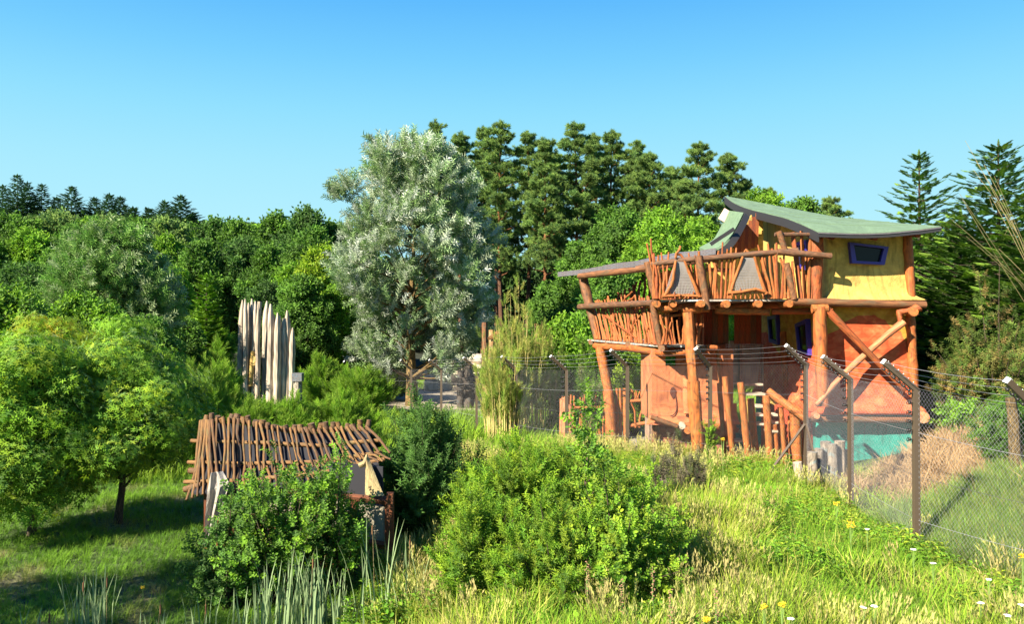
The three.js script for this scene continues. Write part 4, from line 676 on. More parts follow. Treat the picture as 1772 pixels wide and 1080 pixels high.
const SPR = {
  round: spray(1, 15, (L, i, t, r) => { const a = ang(i), o = V(Math.cos(a) * 0.05, 0.1 + t * 0.85, Math.sin(a) * 0.05); if (!i) L.twig(V(0, 0, 0), V(0, 1, 0), 0.012); L.round(o, V(Math.cos(a), 0.4 + 0.5 * t, Math.sin(a)), V(0, 1, 0).add(rv(r).multiplyScalar(0.5)), 0.2 + 0.07 * r(), 0.17 + 0.05 * r()); }),
  broad: spray(2, 14, (L, i, t, r) => { const a = ang(i), o = V(Math.cos(a) * 0.12 * r(), 0.05 + t * 0.85, Math.sin(a) * 0.12 * r()); L.leaf(o, V(Math.cos(a), 0.3 + r() * 0.6, Math.sin(a)), V(0, 1, 0).add(rv(r).multiplyScalar(0.7)), 0.32 + 0.12 * r(), 0.22, 0.5, 0.15); }),
  clump: spray(3, 16, (L, i, t, r) => { const o = rv(r).multiplyScalar(0.42).add(V(0, 0.5, 0)); L.leaf(o, rv(r).add(V(0, 0.3, 0)), V(0, 1, 0).add(rv(r).multiplyScalar(0.9)), 0.34 + 0.16 * r(), 0.26, 0.5, 0.1); }),
  willow: spray(4, 24, (L, i, t, r) => { const a = ang(i), o = V(0, 0.03 + t * 0.9, 0); L.leaf(o, V(Math.cos(a), 1.1 + r() * 0.8, Math.sin(a)), V(-Math.cos(a), 0.5, -Math.sin(a)).add(rv(r).multiplyScalar(0.6)), 0.26 + 0.1 * r(), 0.055, 0.45, 0.3); }),
  osier: spray(5, 22, (L, i, t, r) => { const a = ang(i), o = V(0, 0.02 + t * 0.93, 0); if (!i) L.twig(V(0, 0, 0), V(0, 1, 0), 0.01); L.leaf(o, V(Math.cos(a), 0.9 + r() * 0.5, Math.sin(a)), V(-Math.cos(a) * 0.6, 1, -Math.sin(a) * 0.6), 0.22 + 0.08 * r(), 0.075, 0.45, 0.2); }),
  maple: spray(6, 11, (L, i, t, r) => { const a = ang(i), k = 0.25 + 0.3 * r(), o = V(Math.cos(a) * k, 0.15 + t * 0.7, Math.sin(a) * k); if (!i) L.twig(V(0, 0, 0), V(0, 0.9, 0), 0.012); L.palm(o, V(Math.cos(a), -0.15, Math.sin(a)), V(0, 1, 0).add(rv(r).multiplyScalar(0.45)), 0.34 + 0.1 * r()); }),
  pine: spray(7, 34, (L, i, t, r) => { const a = ang(i), e = 0.15 + 1.15 * r(), o = V(0, t * 0.55, 0); L.leaf(o, V(Math.cos(a) * Math.sin(e), Math.cos(e) * 1.1, Math.sin(a) * Math.sin(e)), rv(r), 0.4 + 0.2 * r(), 0.075, 0.3); }),
  fir: spray(8, 19, (L, i, t, r) => {
    const s = i % 2 ? 1 : -1, k = t * 0.86; if (!i) { L.leaf(V(0, 0, 0), V(0, 1, 0.03), V(0, 0, 1), 1.02, 0.1, 0.6); return; }
    const len = (0.52 - 0.4 * t) * (0.85 + 0.3 * r()), o = V(0, k, 0.02 * t), dr = V(s * 0.8, 0.75, 0.1 * r() - 0.05);
    L.leaf(o, dr, V(0, 0, 1).add(rv(r).multiplyScalar(0.25)), len, 0.1, 0.5, 0.1); L.leaf(o.clone().addScaledVector(dr.clone().normalize(), len * 0.4), V(s * 0.35, 1, 0.15), V(0, 0, 1), len * 0.45, 0.075, 0.5);
  }),
  feather: spray(9, 40, (L, i, t, r) => { const a = ang(i), o = V(0, t * 0.8, 0); L.leaf(o, V(Math.cos(a) * 0.55, 1, Math.sin(a) * 0.55).add(rv(r).multiplyScalar(0.3)), V(Math.sin(a), 0, Math.cos(a)), 0.28 + 0.16 * r(), 0.024, 0.4, 0.15); }),
  blade: spray(10, 8, (L, i, t, r) => { const a = r() * 6.283, b = 0.16 + 0.35 * r(), h = 0.55 + 0.45 * r(), w = 0.013, d = V(Math.cos(a), 0, Math.sin(a)), s = V(-Math.sin(a), 0, Math.cos(a)).multiplyScalar(w), o = d.clone().multiplyScalar(0.1 * r()); const m = o.clone().addScaledVector(d, b * 0.35).add(V(0, h * 0.6, 0)), e = o.clone().addScaledVector(d, b * 1.1).add(V(0, h, 0)); L.tri(o.clone().add(s), o.clone().sub(s), m); L.tri(m.clone().addScaledVector(s, 0.8), m.clone().addScaledVector(s, -0.8), e); L.tri(o.clone().add(s), m.clone().addScaledVector(s, -0.8), m.clone().addScaledVector(s, 0.8)); }),
  seed: spray(11, 9, (L, i, t, r) => { const a = r() * 6.283, l = 0.1 + 0.2 * r(), h = 0.7 + 0.3 * r(), o = V(0.1 * (r() - 0.5), 0, 0.1 * (r() - 0.5)), e = V(Math.cos(a) * l, h, Math.sin(a) * l), s = V(-Math.sin(a), 0, Math.cos(a)).multiplyScalar(0.008); L.tri(o.clone().add(s), o.clone().sub(s), e); const d = e.clone().sub(o).normalize(); for (let k = 0; k < 3; k++) L.leaf(e.clone().addScaledVector(d, -0.06 * k), d.clone().add(rv(r).multiplyScalar(0.3)), rv(r), 0.1, 0.028, 0.4); }),
  weed: spray(12, 18, (L, i, t, r) => { const a = ang(i), o = V(0, 0.05 + t * 0.85, 0), l = 0.28 * (1.05 - 0.6 * t); if (!i) L.twig(V(0, 0, 0), V(0, 1, 0), 0.014); L.leaf(o, V(Math.cos(a), 0.55, Math.sin(a)), V(0, 1, 0).add(rv(r).multiplyScalar(0.3)), l + 0.08 * r(), 0.085, 0.45, 0.3); }),
};
const M4 = new THREE.Matrix4(), Q = new THREE.Quaternion(), Q2 = new THREE.Quaternion();
function crown(name, parent, geo, material, items, kind = 'stuff') {
  const im = new THREE.InstancedMesh(geo, material, items.length); im.name = numbered(name); im.castShadow = im.receiveShadow = true;
  const col = new THREE.Color();
  items.forEach((it, i) => {
    Q.setFromUnitVectors(UP, it.d); Q2.setFromAxisAngle(UP, it.roll); Q.multiply(Q2);
    M4.compose(it.p, Q, V(it.s * (it.sx || 1), it.s, it.s * (it.sx || 1))); im.setMatrixAt(i, M4); col.setRGB(...it.c); im.setColorAt(i, col);
  });
  if (kind) im.userData.kind = kind;
  parent.add(im); return im;
}
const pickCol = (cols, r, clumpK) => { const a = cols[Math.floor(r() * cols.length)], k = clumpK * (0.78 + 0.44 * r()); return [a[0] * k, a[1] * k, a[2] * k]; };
function placeBase(o) { const x = X(o.px, o.d); return V(x, G(x, -o.d), -o.d); }
const topY = (o) => P(o.px, o.top, o.d).y;
// broadleaf tree or shrub. o: px, top, d, w (width in photo pixels), cb (crown bottom, share of height), K clumps, n sprays, s spray length
function leafy(o) {
  const r = rng(o.seed), base = placeBase(o), H = topY(o) - base.y, R = o.w / 2 * o.d / F, cb = (o.cb ?? 0.15) * H, t = thing(o.name || 'broadleaf_tree', o.label, o.cat || 'tree', base, o.group), items = [], limbs = [], K = o.K || 40;
  const prof = o.prof || ((v) => Math.pow(Math.sin(Math.PI * Math.min(1, 0.1 + v * 0.86)), 0.7));
  const lean = V((o.lean || 0), 0, 0), shift = o.shift || 0;
  const axis = (y) => V(lean.x * y + shift * Math.pow(y / H, 1.5), y, 0);
  const trunkTop = cb + (H - cb) * (o.tt ?? 0.7), bendA = r() * 6.28, tp = (k) => axis(trunkTop * k).add(V(Math.cos(bendA) * 0.03 * H * Math.sin(k * 4), 0, Math.sin(bendA) * 0.03 * H * Math.sin(k * 3)));
  const rt = o.rt || 0.022 * H, gs = [];
  const multi = o.stems || 1;
  if (multi === 1) { const pts = [], rad = []; for (let i = 0; i <= 8; i++) { pts.push(tp(i / 8).add(V(0, i ? 0 : -0.2, 0))); rad.push(rt * (1.15 - 0.95 * i / 8) * (i ? 1 : 1.3)); } gs.push(taperTube(pts, rad, 8)); }
  for (let k = 0; k < K; k++) {
    const v = Math.min(1, Math.pow((k + r()) / K, o.low || 0.9)), a = k * 2.399 + r() * 0.8, R0 = R * prof(v) * (1 + (o.rough ?? 0.22) * (2 * r() - 1) + (o.lobe ?? 0.45) * perlin.noise(Math.cos(a) * 1.1 + o.seed * 3.1, v * 2.6, Math.sin(a) * 1.1)), q = Math.sqrt(0.2 + 0.8 * r()), cr = (o.cr || 0.2) * R * (0.7 + 0.6 * r()) * (0.55 + 0.45 * prof(v));
    const rad = Math.max(0, Math.min(R0, R * prof(v) * 1.16) - cr * 0.6) * q, y = cb + (H - cb - cr * 0.7) * v, c = axis(y).add(V(Math.cos(a) * rad, 0, Math.sin(a) * rad));
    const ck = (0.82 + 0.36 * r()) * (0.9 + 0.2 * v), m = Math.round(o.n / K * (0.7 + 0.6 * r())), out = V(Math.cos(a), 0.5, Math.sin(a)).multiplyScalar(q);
    for (let i = 0; i < m; i++) {
      let u = rv(r); while (u.lengthSq() > 1) u = rv(r);
      const sh = Math.pow(u.length(), 0.5) ; u.normalize().multiplyScalar(sh);
      const p = c.clone().add(V(u.x * cr, u.y * cr * (o.flat || 0.75), u.z * cr)); if (p.y < 0.05 || (o.skip && o.skip(p, H, r))) continue;
      const d = u.clone().multiplyScalar(0.75).add(out.clone().multiplyScalar(0.5)).add(V(0, o.up ?? 0.35, 0)).add(rv(r).multiplyScalar(0.55)); if (o.wind) d.x += o.wind;
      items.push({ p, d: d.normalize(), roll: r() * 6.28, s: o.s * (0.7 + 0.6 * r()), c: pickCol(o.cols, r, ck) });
    }
    if (multi > 1 || k % (o.limbStep || 2) === 0) {
      const from = multi > 1 ? V((r() - 0.5) * 0.3 * R, -0.1, (r() - 0.5) * 0.3 * R) : tp(Math.max(0.15, Math.min(0.97, (y - 0.25 * rad - 0.12 * H * r()) / trunkTop)));
      const mid = from.clone().lerp(c, 0.5).add(V(0, multi > 1 ? 0.08 * H : -0.03 * H + 0.05 * H * r(), 0)), r0 = (multi > 1 ? 0.35 : 0.36) * rt * (1 - 0.55 * v) + 0.004, pts = [], rads = [];
      for (let i = 0; i <= 4; i++) { const f = i / 4; pts.push(from.clone().multiplyScalar((1 - f) * (1 - f)).addScaledVector(mid, 2 * f * (1 - f)).addScaledVector(c, f * f)); rads.push(Math.max(0.003, r0 * (1 - 0.8 * f))); }
      gs.push(taperTube(pts, rads, 5));
    }
  }
  if (o.extra) o.extra(items, r, { H, R, axis });
  part(multi > 1 ? 'stems' : 'trunk', mergeGeometries(gs), o.bark || M.bark, t);
  crown('crown', t, SPR[o.geo || 'broad'], o.mat || LEAF, items);
  return t;
}
// shrub of many arching stems with side twigs; o as above, S stems
function bush(o) {
  const r = rng(o.seed), base = placeBase(o), H = topY(o) - base.y, R = o.w / 2 * o.d / F, S = o.S || 40, t = thing(o.name || 'shrub', o.label, o.cat || 'shrub', base, o.group), items = [], gs = [], per = Math.round(o.n / S), hp2 = o.hp ?? 0.5, fuzz = (o.fuzz ?? 0.16) * R;
  for (let k = 0; k < S; k++) {
    const a = k * 2.399 + r(), q = Math.sqrt((k + r()) / S), rad = R * q * (0.72 + 0.36 * r()) * (1 + 0.3 * perlin.noise(Math.cos(a) * 1.3 + o.seed, 0.5, Math.sin(a) * 1.3)), h = H * (1 - hp2 * q * q) * (0.62 + 0.38 * r()) * (k % 6 === 0 ? 1.22 : 1), ck = 0.72 + 0.5 * r();
    const ro = o.root ?? 0.22, A = V(Math.cos(a) * rad * ro, -0.05, Math.sin(a) * rad * ro), E = V(Math.cos(a) * rad + (o.lean || 0) * h, Math.max(0.12, h), Math.sin(a) * rad), B = V(Math.cos(a) * rad * (o.arch ?? 0.5), h * 0.62, Math.sin(a) * rad * (o.arch ?? 0.5)), at = (f) => A.clone().multiplyScalar((1 - f) * (1 - f)).addScaledVector(B, 2 * f * (1 - f)).addScaledVector(E, f * f);
    const pts = [], rs = []; for (let i = 0; i <= 5; i++) { pts.push(at(i / 5)); rs.push((o.rt || 0.018) * (1 - 0.85 * i / 5) + 0.002); } gs.push(taperTube(pts, rs, 5));
    const m = Math.round(per * (0.6 + 0.8 * r()) * (0.5 + 0.5 * h / H));
    for (let i = 0; i < m; i++) {
      const f = Math.min(1, (o.f0 ?? 0.15) + (1 - (o.f0 ?? 0.15)) * Math.pow(r(), o.fp ?? 0.75)), p = at(f), tan = at(Math.min(1, f + 0.05)).sub(at(Math.max(0, f - 0.05))).normalize(), w = rv(r), k2 = fuzz * (1.15 - 0.9 * f);
      p.addScaledVector(w, k2); if (p.y < 0.03) p.y = 0.03 + 0.1 * r();
      const d = tan.multiplyScalar(o.tan ?? 0.7).add(w.multiplyScalar(0.75)).add(V(0, o.up ?? 0.3, 0)); if (o.wind) d.x += o.wind;
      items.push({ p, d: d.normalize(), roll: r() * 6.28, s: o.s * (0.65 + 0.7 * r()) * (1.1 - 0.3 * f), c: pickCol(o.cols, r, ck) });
    }
  }
  part('stems', mergeGeometries(gs), o.bark || M.bark, t); crown('crown', t, SPR[o.geo], o.mat || LEAF, items); return t;
}
// Scots pine: bare reddish trunk, irregular pads of needles
function pine(o) {
  const r = rng(o.seed), base = placeBase(o), H = topY(o) - base.y, R = o.w / 2 * o.d / F, t = thing('pine_tree', o.label, 'pine tree', base, o.group), items = [], gs = [], gt = [];
  const bend = (r() - 0.5) * 0.05 * H, ax = (y) => V(bend * Math.sin(y / H * 2.6), y, bend * 0.6 * Math.sin(y / H * 3.1 + 1)), rt = 0.012 * H;
  const tube = (a, b, dst) => { const pts = [], rad = []; for (let i = 0; i <= 6; i++) { const k = mix(a, b, i / 6); pts.push(ax(k * H).add(V(0, k ? 0 : -0.3, 0))); rad.push(rt * (1.1 - 0.97 * k)); } dst.push(taperTube(pts, rad, 8)); };
  tube(0, 0.4, gs); tube(0.4, 0.98, gt);
  const cb = o.cb ?? 0.38, K = o.K || 40;
  for (let k = 0; k < K; k++) {
    const v = k / (K - 1), y = H * (cb + (0.975 - cb) * v), a = k * 2.399 + r(), env = R * Math.pow(1 - v, 0.5) * (0.55 + 0.45 * Math.min(1, v * 3 + 0.25)) * (0.4 + 0.85 * r()) + 0.2, rise = (0.05 + 0.45 * v) * env + 0.2 * r();
    const from = ax(y - 0.03 * H * (1 - v)), c = ax(y).add(V(Math.cos(a) * env, rise * 0.6, Math.sin(a) * env));
    const pts = [from, from.clone().lerp(c, 0.5).add(V(0, -0.08 * env, 0)), c]; gt.push(taperTube(pts, [0.22 * rt * (1.1 - v) + 0.02, 0.13 * rt * (1.1 - v) + 0.015, 0.012], 4));
    const pads = 1 + Math.round(env * 1.1), ck = 0.8 + 0.4 * r();
    for (let q = 0; q < pads; q++) {
      const f = 0.35 + 0.7 * (q + 0.5) / pads, pc = from.clone().lerp(c, f).add(V((r() - 0.5) * env * 0.35, 0.1, (r() - 0.5) * env * 0.35)), pr = (0.3 + 0.36 * r()) * (0.5 + 0.5 * (1 - v)) * (o.pad || 1), m = Math.round(13 * (o.dense || 1));
      for (let i = 0; i < m; i++) { const aa = r() * 6.28, rr = Math.sqrt(r()) * pr; const p = pc.clone().add(V(Math.cos(aa) * rr * 1.25, (r() - 0.35) * 0.75 * pr + 0.2 * (pr - rr), Math.sin(aa) * rr * 1.25)); const d = V(Math.cos(aa) * 0.6 + Math.cos(a) * 0.4, 0.75, Math.sin(aa) * 0.6 + Math.sin(a) * 0.4).add(rv(r).multiplyScalar(0.35)).normalize(); items.push({ p, d, roll: r() * 6.28, s: (o.s || 0.55) * (0.75 + 0.5 * r()), c: pickCol(o.cols, r, ck) }); }
    }
  }
  for (let k = 0; k < 34; k++) { const f = k / 34, y = H * (0.86 + 0.14 * f), a = r() * 6.28, q = (1 - f) * R * 0.22 * r(); items.push({ p: ax(y).add(V(Math.cos(a) * q, 0, Math.sin(a) * q)), d: V(Math.cos(a) * 0.3, 1, Math.sin(a) * 0.3).normalize(), roll: r() * 6, s: (o.s || 0.5) * (0.9 + 0.5 * r()), c: pickCol(o.cols, r, 0.9) }); }
  for (let k = 0; k < 8; k++) { const y = H * (0.12 + 0.3 * r()), a = r() * 6.28, l = 0.4 + 0.9 * r(); gs.push(taperTube([ax(y), ax(y).add(V(Math.cos(a) * l, 0.1, Math.sin(a) * l))], [0.04, 0.015], 4)); }
  part('trunk', mergeGeometries(gs), M.pineBark, t); part('upper_trunk', mergeGeometries(gt), M.pineTop, t);
  crown('crown', t, SPR.pine, NEEDLE, items); return t;
}
// fir or spruce: tiers of flat branches
function conifer(o) {
  const r = rng(o.seed), base = placeBase(o), H = topY(o) - base.y, R = o.w / 2 * o.d / F, t = thing(o.name || 'spruce_tree', o.label, o.cat || 'spruce', base, o.group), items = [], gs = [], tiers = o.tiers || 22, low = o.cb ?? 0.08;
  const pts = [], rad = []; for (let i = 0; i <= 5; i++) { pts.push(V(0, i ? i / 5 * H : -0.3, 0)); rad.push(0.014 * H * (1.05 - i / 5) + 0.01); } gs.push(taperTube(pts, rad, 7));
  for (let k = 0; k < tiers; k++) {
    const v = Math.pow(k / (tiers - 1), 0.9), y = H * (low + (0.97 - low) * v), len0 = R * Math.pow(1 - v, o.pow || 0.8) + 0.12, nb = Math.max(4, Math.round((o.nb || 9) * (0.5 + 0.5 * (1 - v)))), ck = 0.85 + 0.3 * r();
    for (let b = 0; b < nb; b++) {
      const a = (b + (k % 2) * 0.5 + 0.5 * (r() - 0.5)) / nb * 6.283, len = len0 * (0.75 + 0.4 * r()), tilt = (o.tilt ?? 0.12) + 0.5 * Math.pow(v, 2) + 0.1 * (r() - 0.5), yb = y + (r() - 0.5) * H * 0.5 / tiers;
      const out = V(Math.cos(a), 0, Math.sin(a)), at = (f) => V(0, yb, 0).addScaledVector(out, len * f).add(V(0, len * (tilt * f - (o.droop ?? 0.32) * f * (1 - f) * 1.6), 0));
      if (o.limbs) gs.push(taperTube([at(0), at(0.5), at(0.95)], [0.004 * H * (1 - v) + 0.008, 0.0025 * H * (1 - v) + 0.006, 0.004], 4));
      const s0 = o.s || 0.5, m = Math.max(2, Math.ceil(len / s0 * (o.dense || 2.2)));
      for (let i = 0; i < m; i++) {
        const f = 0.12 + 0.86 * (i + 0.5 * r()) / m, side = (i % 2 ? 1 : -1) * (0.25 + 0.75 * r()) * (1 - f * 0.65), sd = V(-out.z, 0, out.x), p = at(f).addScaledVector(sd, side * len * 0.16), d = out.clone().multiplyScalar(1).addScaledVector(sd, side * 0.95).add(V(0, tilt * 0.7 + 0.25 * (r() - 0.4), 0)).normalize();
        // keep the frond's flat side up: the roll turns its +z towards the sky
        Q.setFromUnitVectors(UP, d); const z = V(0, 0, 1).applyQuaternion(Q), x = V(1, 0, 0).applyQuaternion(Q), roll = Math.atan2(x.y, z.y);
        items.push({ p, d, roll: roll + (r() - 0.5) * 0.5, s: s0 * (0.75 + 0.5 * r()) * (0.6 + 0.4 * (1 - v)), c: pickCol(f > 0.75 && o.tips ? o.tips : o.cols, r, ck) });
      }
    }
  }
  for (let i = 0; i < 4; i++) items.push({ p: V(0, H * (0.93 + 0.018 * i), 0), d: V((r() - 0.5) * 0.3, 1, (r() - 0.5) * 0.3).normalize(), roll: r() * 6, s: (o.s || 0.5) * 0.42, c: pickCol(o.cols, r, 1) });
  part('trunk', mergeGeometries(gs), M.bark, t); crown('crown', t, SPR.fir, NEEDLE, items); return t;
}
const C = {
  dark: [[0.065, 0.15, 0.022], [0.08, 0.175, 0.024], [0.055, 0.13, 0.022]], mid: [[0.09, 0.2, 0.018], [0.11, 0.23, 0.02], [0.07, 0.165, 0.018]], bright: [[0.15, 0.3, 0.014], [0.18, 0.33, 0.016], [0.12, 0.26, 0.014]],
  lime: [[0.23, 0.36, 0.016], [0.27, 0.38, 0.018], [0.19, 0.32, 0.014]], gold: [[0.36, 0.38, 0.018], [0.31, 0.37, 0.018], [0.4, 0.35, 0.02]], pine: [[0.1, 0.19, 0.046], [0.14, 0.23, 0.05], [0.18, 0.275, 0.056]], spruce: [[0.055, 0.13, 0.045], [0.065, 0.145, 0.045], [0.045, 0.11, 0.04]],
  silver: [[0.38, 0.45, 0.32], [0.54, 0.58, 0.5], [0.22, 0.33, 0.13], [0.17, 0.28, 0.09], [0.32, 0.4, 0.23], [0.24, 0.35, 0.16], [0.38, 0.45, 0.3]], silverMid: [[0.15, 0.29, 0.06], [0.19, 0.31, 0.08], [0.12, 0.25, 0.04], [0.32, 0.4, 0.2]], feather: [[0.2, 0.36, 0.018], [0.17, 0.33, 0.018], [0.25, 0.39, 0.035]],
  fir: [[0.07, 0.16, 0.018], [0.09, 0.19, 0.02], [0.058, 0.135, 0.018]], firTip: [[0.18, 0.3, 0.028], [0.15, 0.27, 0.025]], reed: [[0.34, 0.42, 0.07], [0.24, 0.36, 0.05], [0.42, 0.42, 0.1]], osier: [[0.09, 0.2, 0.032], [0.11, 0.23, 0.04], [0.075, 0.17, 0.026]],
};

// ---- far woods
const broadFar = (list, seed, mk) => list.forEach(([px, top, d, w, col, extra], i) => leafy({ px, top, d, w, cols: C[col], seed: seed + i, geo: 'clump', s: 0.016 * d * 0.62, n: Math.round(900 * Math.min(1.6, w / 90)), K: 34, cr: 0.3, cb: 0.06, rough: 0.25, limbStep: 6, ...mk(i, px), ...extra }));
// dense backing of the woods where no single tree can be told from the next
{
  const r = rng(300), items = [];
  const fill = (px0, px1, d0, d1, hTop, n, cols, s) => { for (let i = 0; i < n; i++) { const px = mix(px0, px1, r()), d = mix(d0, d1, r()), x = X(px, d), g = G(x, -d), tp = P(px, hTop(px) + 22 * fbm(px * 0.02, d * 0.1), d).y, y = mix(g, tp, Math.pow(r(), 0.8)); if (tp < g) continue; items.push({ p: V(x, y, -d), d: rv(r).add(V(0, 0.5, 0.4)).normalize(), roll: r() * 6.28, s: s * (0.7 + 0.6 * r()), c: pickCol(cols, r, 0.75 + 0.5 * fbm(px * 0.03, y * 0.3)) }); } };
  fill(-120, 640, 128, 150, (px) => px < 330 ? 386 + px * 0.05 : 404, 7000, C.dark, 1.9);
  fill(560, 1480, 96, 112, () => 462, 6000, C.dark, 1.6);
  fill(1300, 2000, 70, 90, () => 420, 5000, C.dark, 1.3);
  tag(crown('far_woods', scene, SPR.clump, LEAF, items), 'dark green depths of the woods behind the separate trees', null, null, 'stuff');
}
[[-25, 335, 150, 44], [4, 322, 142, 46], [30, 303, 138, 58], [47, 316, 142, 48], [72, 320, 140, 50], [98, 342, 146, 44], [124, 324, 136, 62], [163, 343, 140, 46], [189, 337, 136, 50], [208, 342, 140, 46], [230, 360, 134, 46], [258, 362, 138, 40], [285, 349, 136, 48], [313, 339, 132, 62], [334, 372, 136, 46]].forEach(([px, top, d, w], i) =>
  conifer({ px, top, d, w: w * 1.5, seed: 400 + i, cols: C.spruce, tiers: 24, nb: 9, s: 1.35, dense: 2.6, droop: 0.2, cb: 0.25, pow: 0.95, label: `dark spruce on the wooded hill crest, ${ORD[i]} from the left of its row`, group: 'spruces on the hill crest' }));
broadFar([[20, 380, 118, 120, 'mid'], [95, 374, 122, 100, 'pine'], [150, 390, 116, 80, 'bright'], [192, 382, 121, 70, 'pine'], [235, 388, 118, 100, 'mid'], [290, 386, 112, 84, 'pine'], [338, 398, 120, 70, 'mid'], [372, 386, 118, 62, 'dark'], [412, 390, 115, 90, 'mid'], [452, 398, 119, 66, 'bright'], [482, 376, 112, 88, 'mid'], [530, 364, 108, 92, 'dark'], [575, 390, 112, 70, 'mid'], [620, 420, 110, 90, 'mid']], 430, (i) => ({ label: `rounded green tree on the far hillside below the spruces, ${ORD[i]} from the left`, group: 'broadleaf trees on the hillside' }));
broadFar([[-20, 425, 84, 120, 'mid'], [55, 402, 86, 130, 'bright'], [130, 394, 88, 110, 'mid'], [285, 415, 90, 90, 'bright'], [345, 424, 84, 110, 'mid'], [415, 420, 86, 120, 'dark'], [468, 432, 82, 90, 'mid'], [535, 402, 78, 120, 'mid'], [600, 440, 76, 110, 'bright'], [505, 470, 66, 90, 'bright'], [555, 436, 64, 100, 'lime']], 460, (i) => ({ n: 1700, K: 48, cr: 0.24, s: 1.15 * 0.62 * 1.1, cb: 0.02, label: `dense leafy tree at the foot of the wooded slope, ${ORD[i]} of its row`, group: 'leafy trees at the foot of the slope' }));
// ---- pines behind the willow and the house
[[752, 212, 84, 58], [800, 234, 76, 84], [836, 222, 80, 70], [872, 214, 74, 92], [908, 230, 80, 70], [940, 244, 70, 84], [990, 214, 72, 110], [1022, 234, 80, 74], [1062, 229, 74, 104], [1098, 246, 80, 72], [1122, 268, 72, 70], [1158, 292, 78, 76], [1212, 250, 74, 116], [1256, 268, 80, 78], [1290, 318, 84, 70], [1335, 330, 82, 78], [1432, 345, 86, 64], [965, 268, 86, 70], [860, 262, 90, 84], [1180, 316, 70, 80]].forEach(([px, top, d, w], i) =>
  pine({ px, top, d, w: w * 1.25, seed: 500 + i, cols: C.pine, K: i > 16 ? 30 : 44, s: 0.52, pad: 1.2, dense: 1.45, cb: [0.42, 0.5, 0.46][i % 3], label: i < 17 ? `tall pine with reddish trunk, ${ORD[i]} from the left of the row on the skyline` : `half hidden pine behind the front row, its top ${['between the sixth and seventh pines', 'under the fourth pine', 'beside the house roof gap'][i - 17]}`, group: 'tall pines on the skyline' }));
// lighter trees between pines and house
[[1075, 365, 56, 170, 'mid'], [1150, 372, 52, 190, 'bright'], [1010, 430, 58, 130, 'mid'], [1215, 385, 56, 120, 'bright'], [1320, 338, 60, 120, 'bright'], [1390, 350, 62, 90, 'mid'], [960, 500, 60, 100, 'mid'], [1060, 470, 47, 130, 'mid'], [985, 560, 44, 100, 'bright']].forEach(([px, top, d, w, col], i) =>
  leafy({ px, top, d, w, cols: C[col], seed: 540 + i, geo: 'broad', s: 0.62, n: 2300, K: 52, cr: 0.26, cb: 0.04, rough: 0.2, limbStep: 4, label: `fresh green leafy tree below the pines, ${ORD[i]} of those beside the balcony`, group: 'fresh green trees beside the tree house' }));
// ---- the silver willow
leafy({
  name: 'silver_willow', px: 714, top: 246, d: 47, w: 270, seed: 600, cols: C.silver, geo: 'willow', mat: SILVER, s: 0.78, n: 5600, K: 170, cr: 0.125, cb: 0.1, rough: 0.34, lobe: 0.9, wind: 0.25, up: 0.55, bark: M.willowBark, rt: 0.3, tt: 0.66, limbStep: 2, low: 0.85, skip: (p, H, r) => p.z > -0.3 && Math.abs(p.x) < 1.5 && p.y < 0.46 * H && r() < 0.88,
  prof: (v) => v < 0.3 ? 0.78 + 0.22 * v / 0.3 : v < 0.66 ? 1 : Math.pow(Math.max(0, 1 - (v - 0.66) / 0.38), 0.5), label: 'large silver leaved willow with yellowish trunk in front of the pines', cat: 'willow',
});
// ---- middle distance on the left
leafy({ name: 'grey_willow', px: 185, top: 398, d: 42, w: 255, seed: 610, cols: C.silverMid, geo: 'willow', mat: SILVER, s: 0.75, n: 5200, K: 80, cr: 0.24, cb: 0.03, wind: 0.3, up: 0.5, bark: M.bark, label: 'broad grey green willow with windswept tips left of the palisade', cat: 'willow', limbStep: 4 });
leafy({ px: 40, top: 470, d: 44, w: 170, seed: 611, cols: C.dark, s: 0.55, n: 2600, K: 50, cr: 0.26, cb: 0.02, label: 'dark broad tree at the left edge above the golden maple', limbStep: 4 });
leafy({ px: 108, top: 440, d: 48, w: 120, seed: 612, cols: C.mid, s: 0.55, n: 2000, K: 44, cr: 0.26, cb: 0.02, label: 'mid green tree between the dark tree and the grey willow', limbStep: 4 });
leafy({ name: 'birch_tree', px: 306, top: 474, d: 60, w: 60, seed: 613, cols: C.bright, s: 0.5, n: 1500, K: 40, cr: 0.3, cb: 0.08, bark: M.birchBark, label: 'slender light green birch in front of the dark woods', limbStep: 3 });
conifer({ name: 'young_larch', px: 358, top: 478, d: 58, w: 62, seed: 614, cols: C.bright, tiers: 20, nb: 12, s: 1.0, dense: 3.4, label: 'pointed yellow green young larch beside the birch', cat: 'larch', pow: 0.7 });
leafy({ px: 318, top: 560, d: 50, w: 90, seed: 615, cols: C.mid, s: 0.5, n: 1300, K: 30, cr: 0.3, cb: 0, stems: 3, name: 'shrub', cat: 'shrub', label: 'rounded dark shrub under the birch' });
leafy({ px: 250, top: 560, d: 34, w: 110, seed: 616, cols: C.mid, s: 0.45, n: 1800, K: 40, cr: 0.28, cb: 0, stems: 3, name: 'shrub', cat: 'shrub', label: 'deep green shrub right of the golden maples' });
leafy({ px: 520, top: 485, d: 50, w: 120, seed: 617, cols: C.mid, s: 0.5, n: 2300, K: 46, cr: 0.26, cb: 0.02, label: 'leafy green tree directly behind the palisade', limbStep: 4 });
leafy({ px: 585, top: 500, d: 52, w: 100, seed: 618, cols: C.bright, s: 0.5, n: 1600, K: 40, cr: 0.26, cb: 0.02, label: 'light green tree between palisade and silver willow', limbStep: 4 });
leafy({ px: 460, top: 495, d: 56, w: 90, seed: 619, cols: C.dark, s: 0.5, n: 1300, K: 30, cr: 0.28, cb: 0.02, label: 'shadowed dark tree right behind the palisade tips', limbStep: 4 });
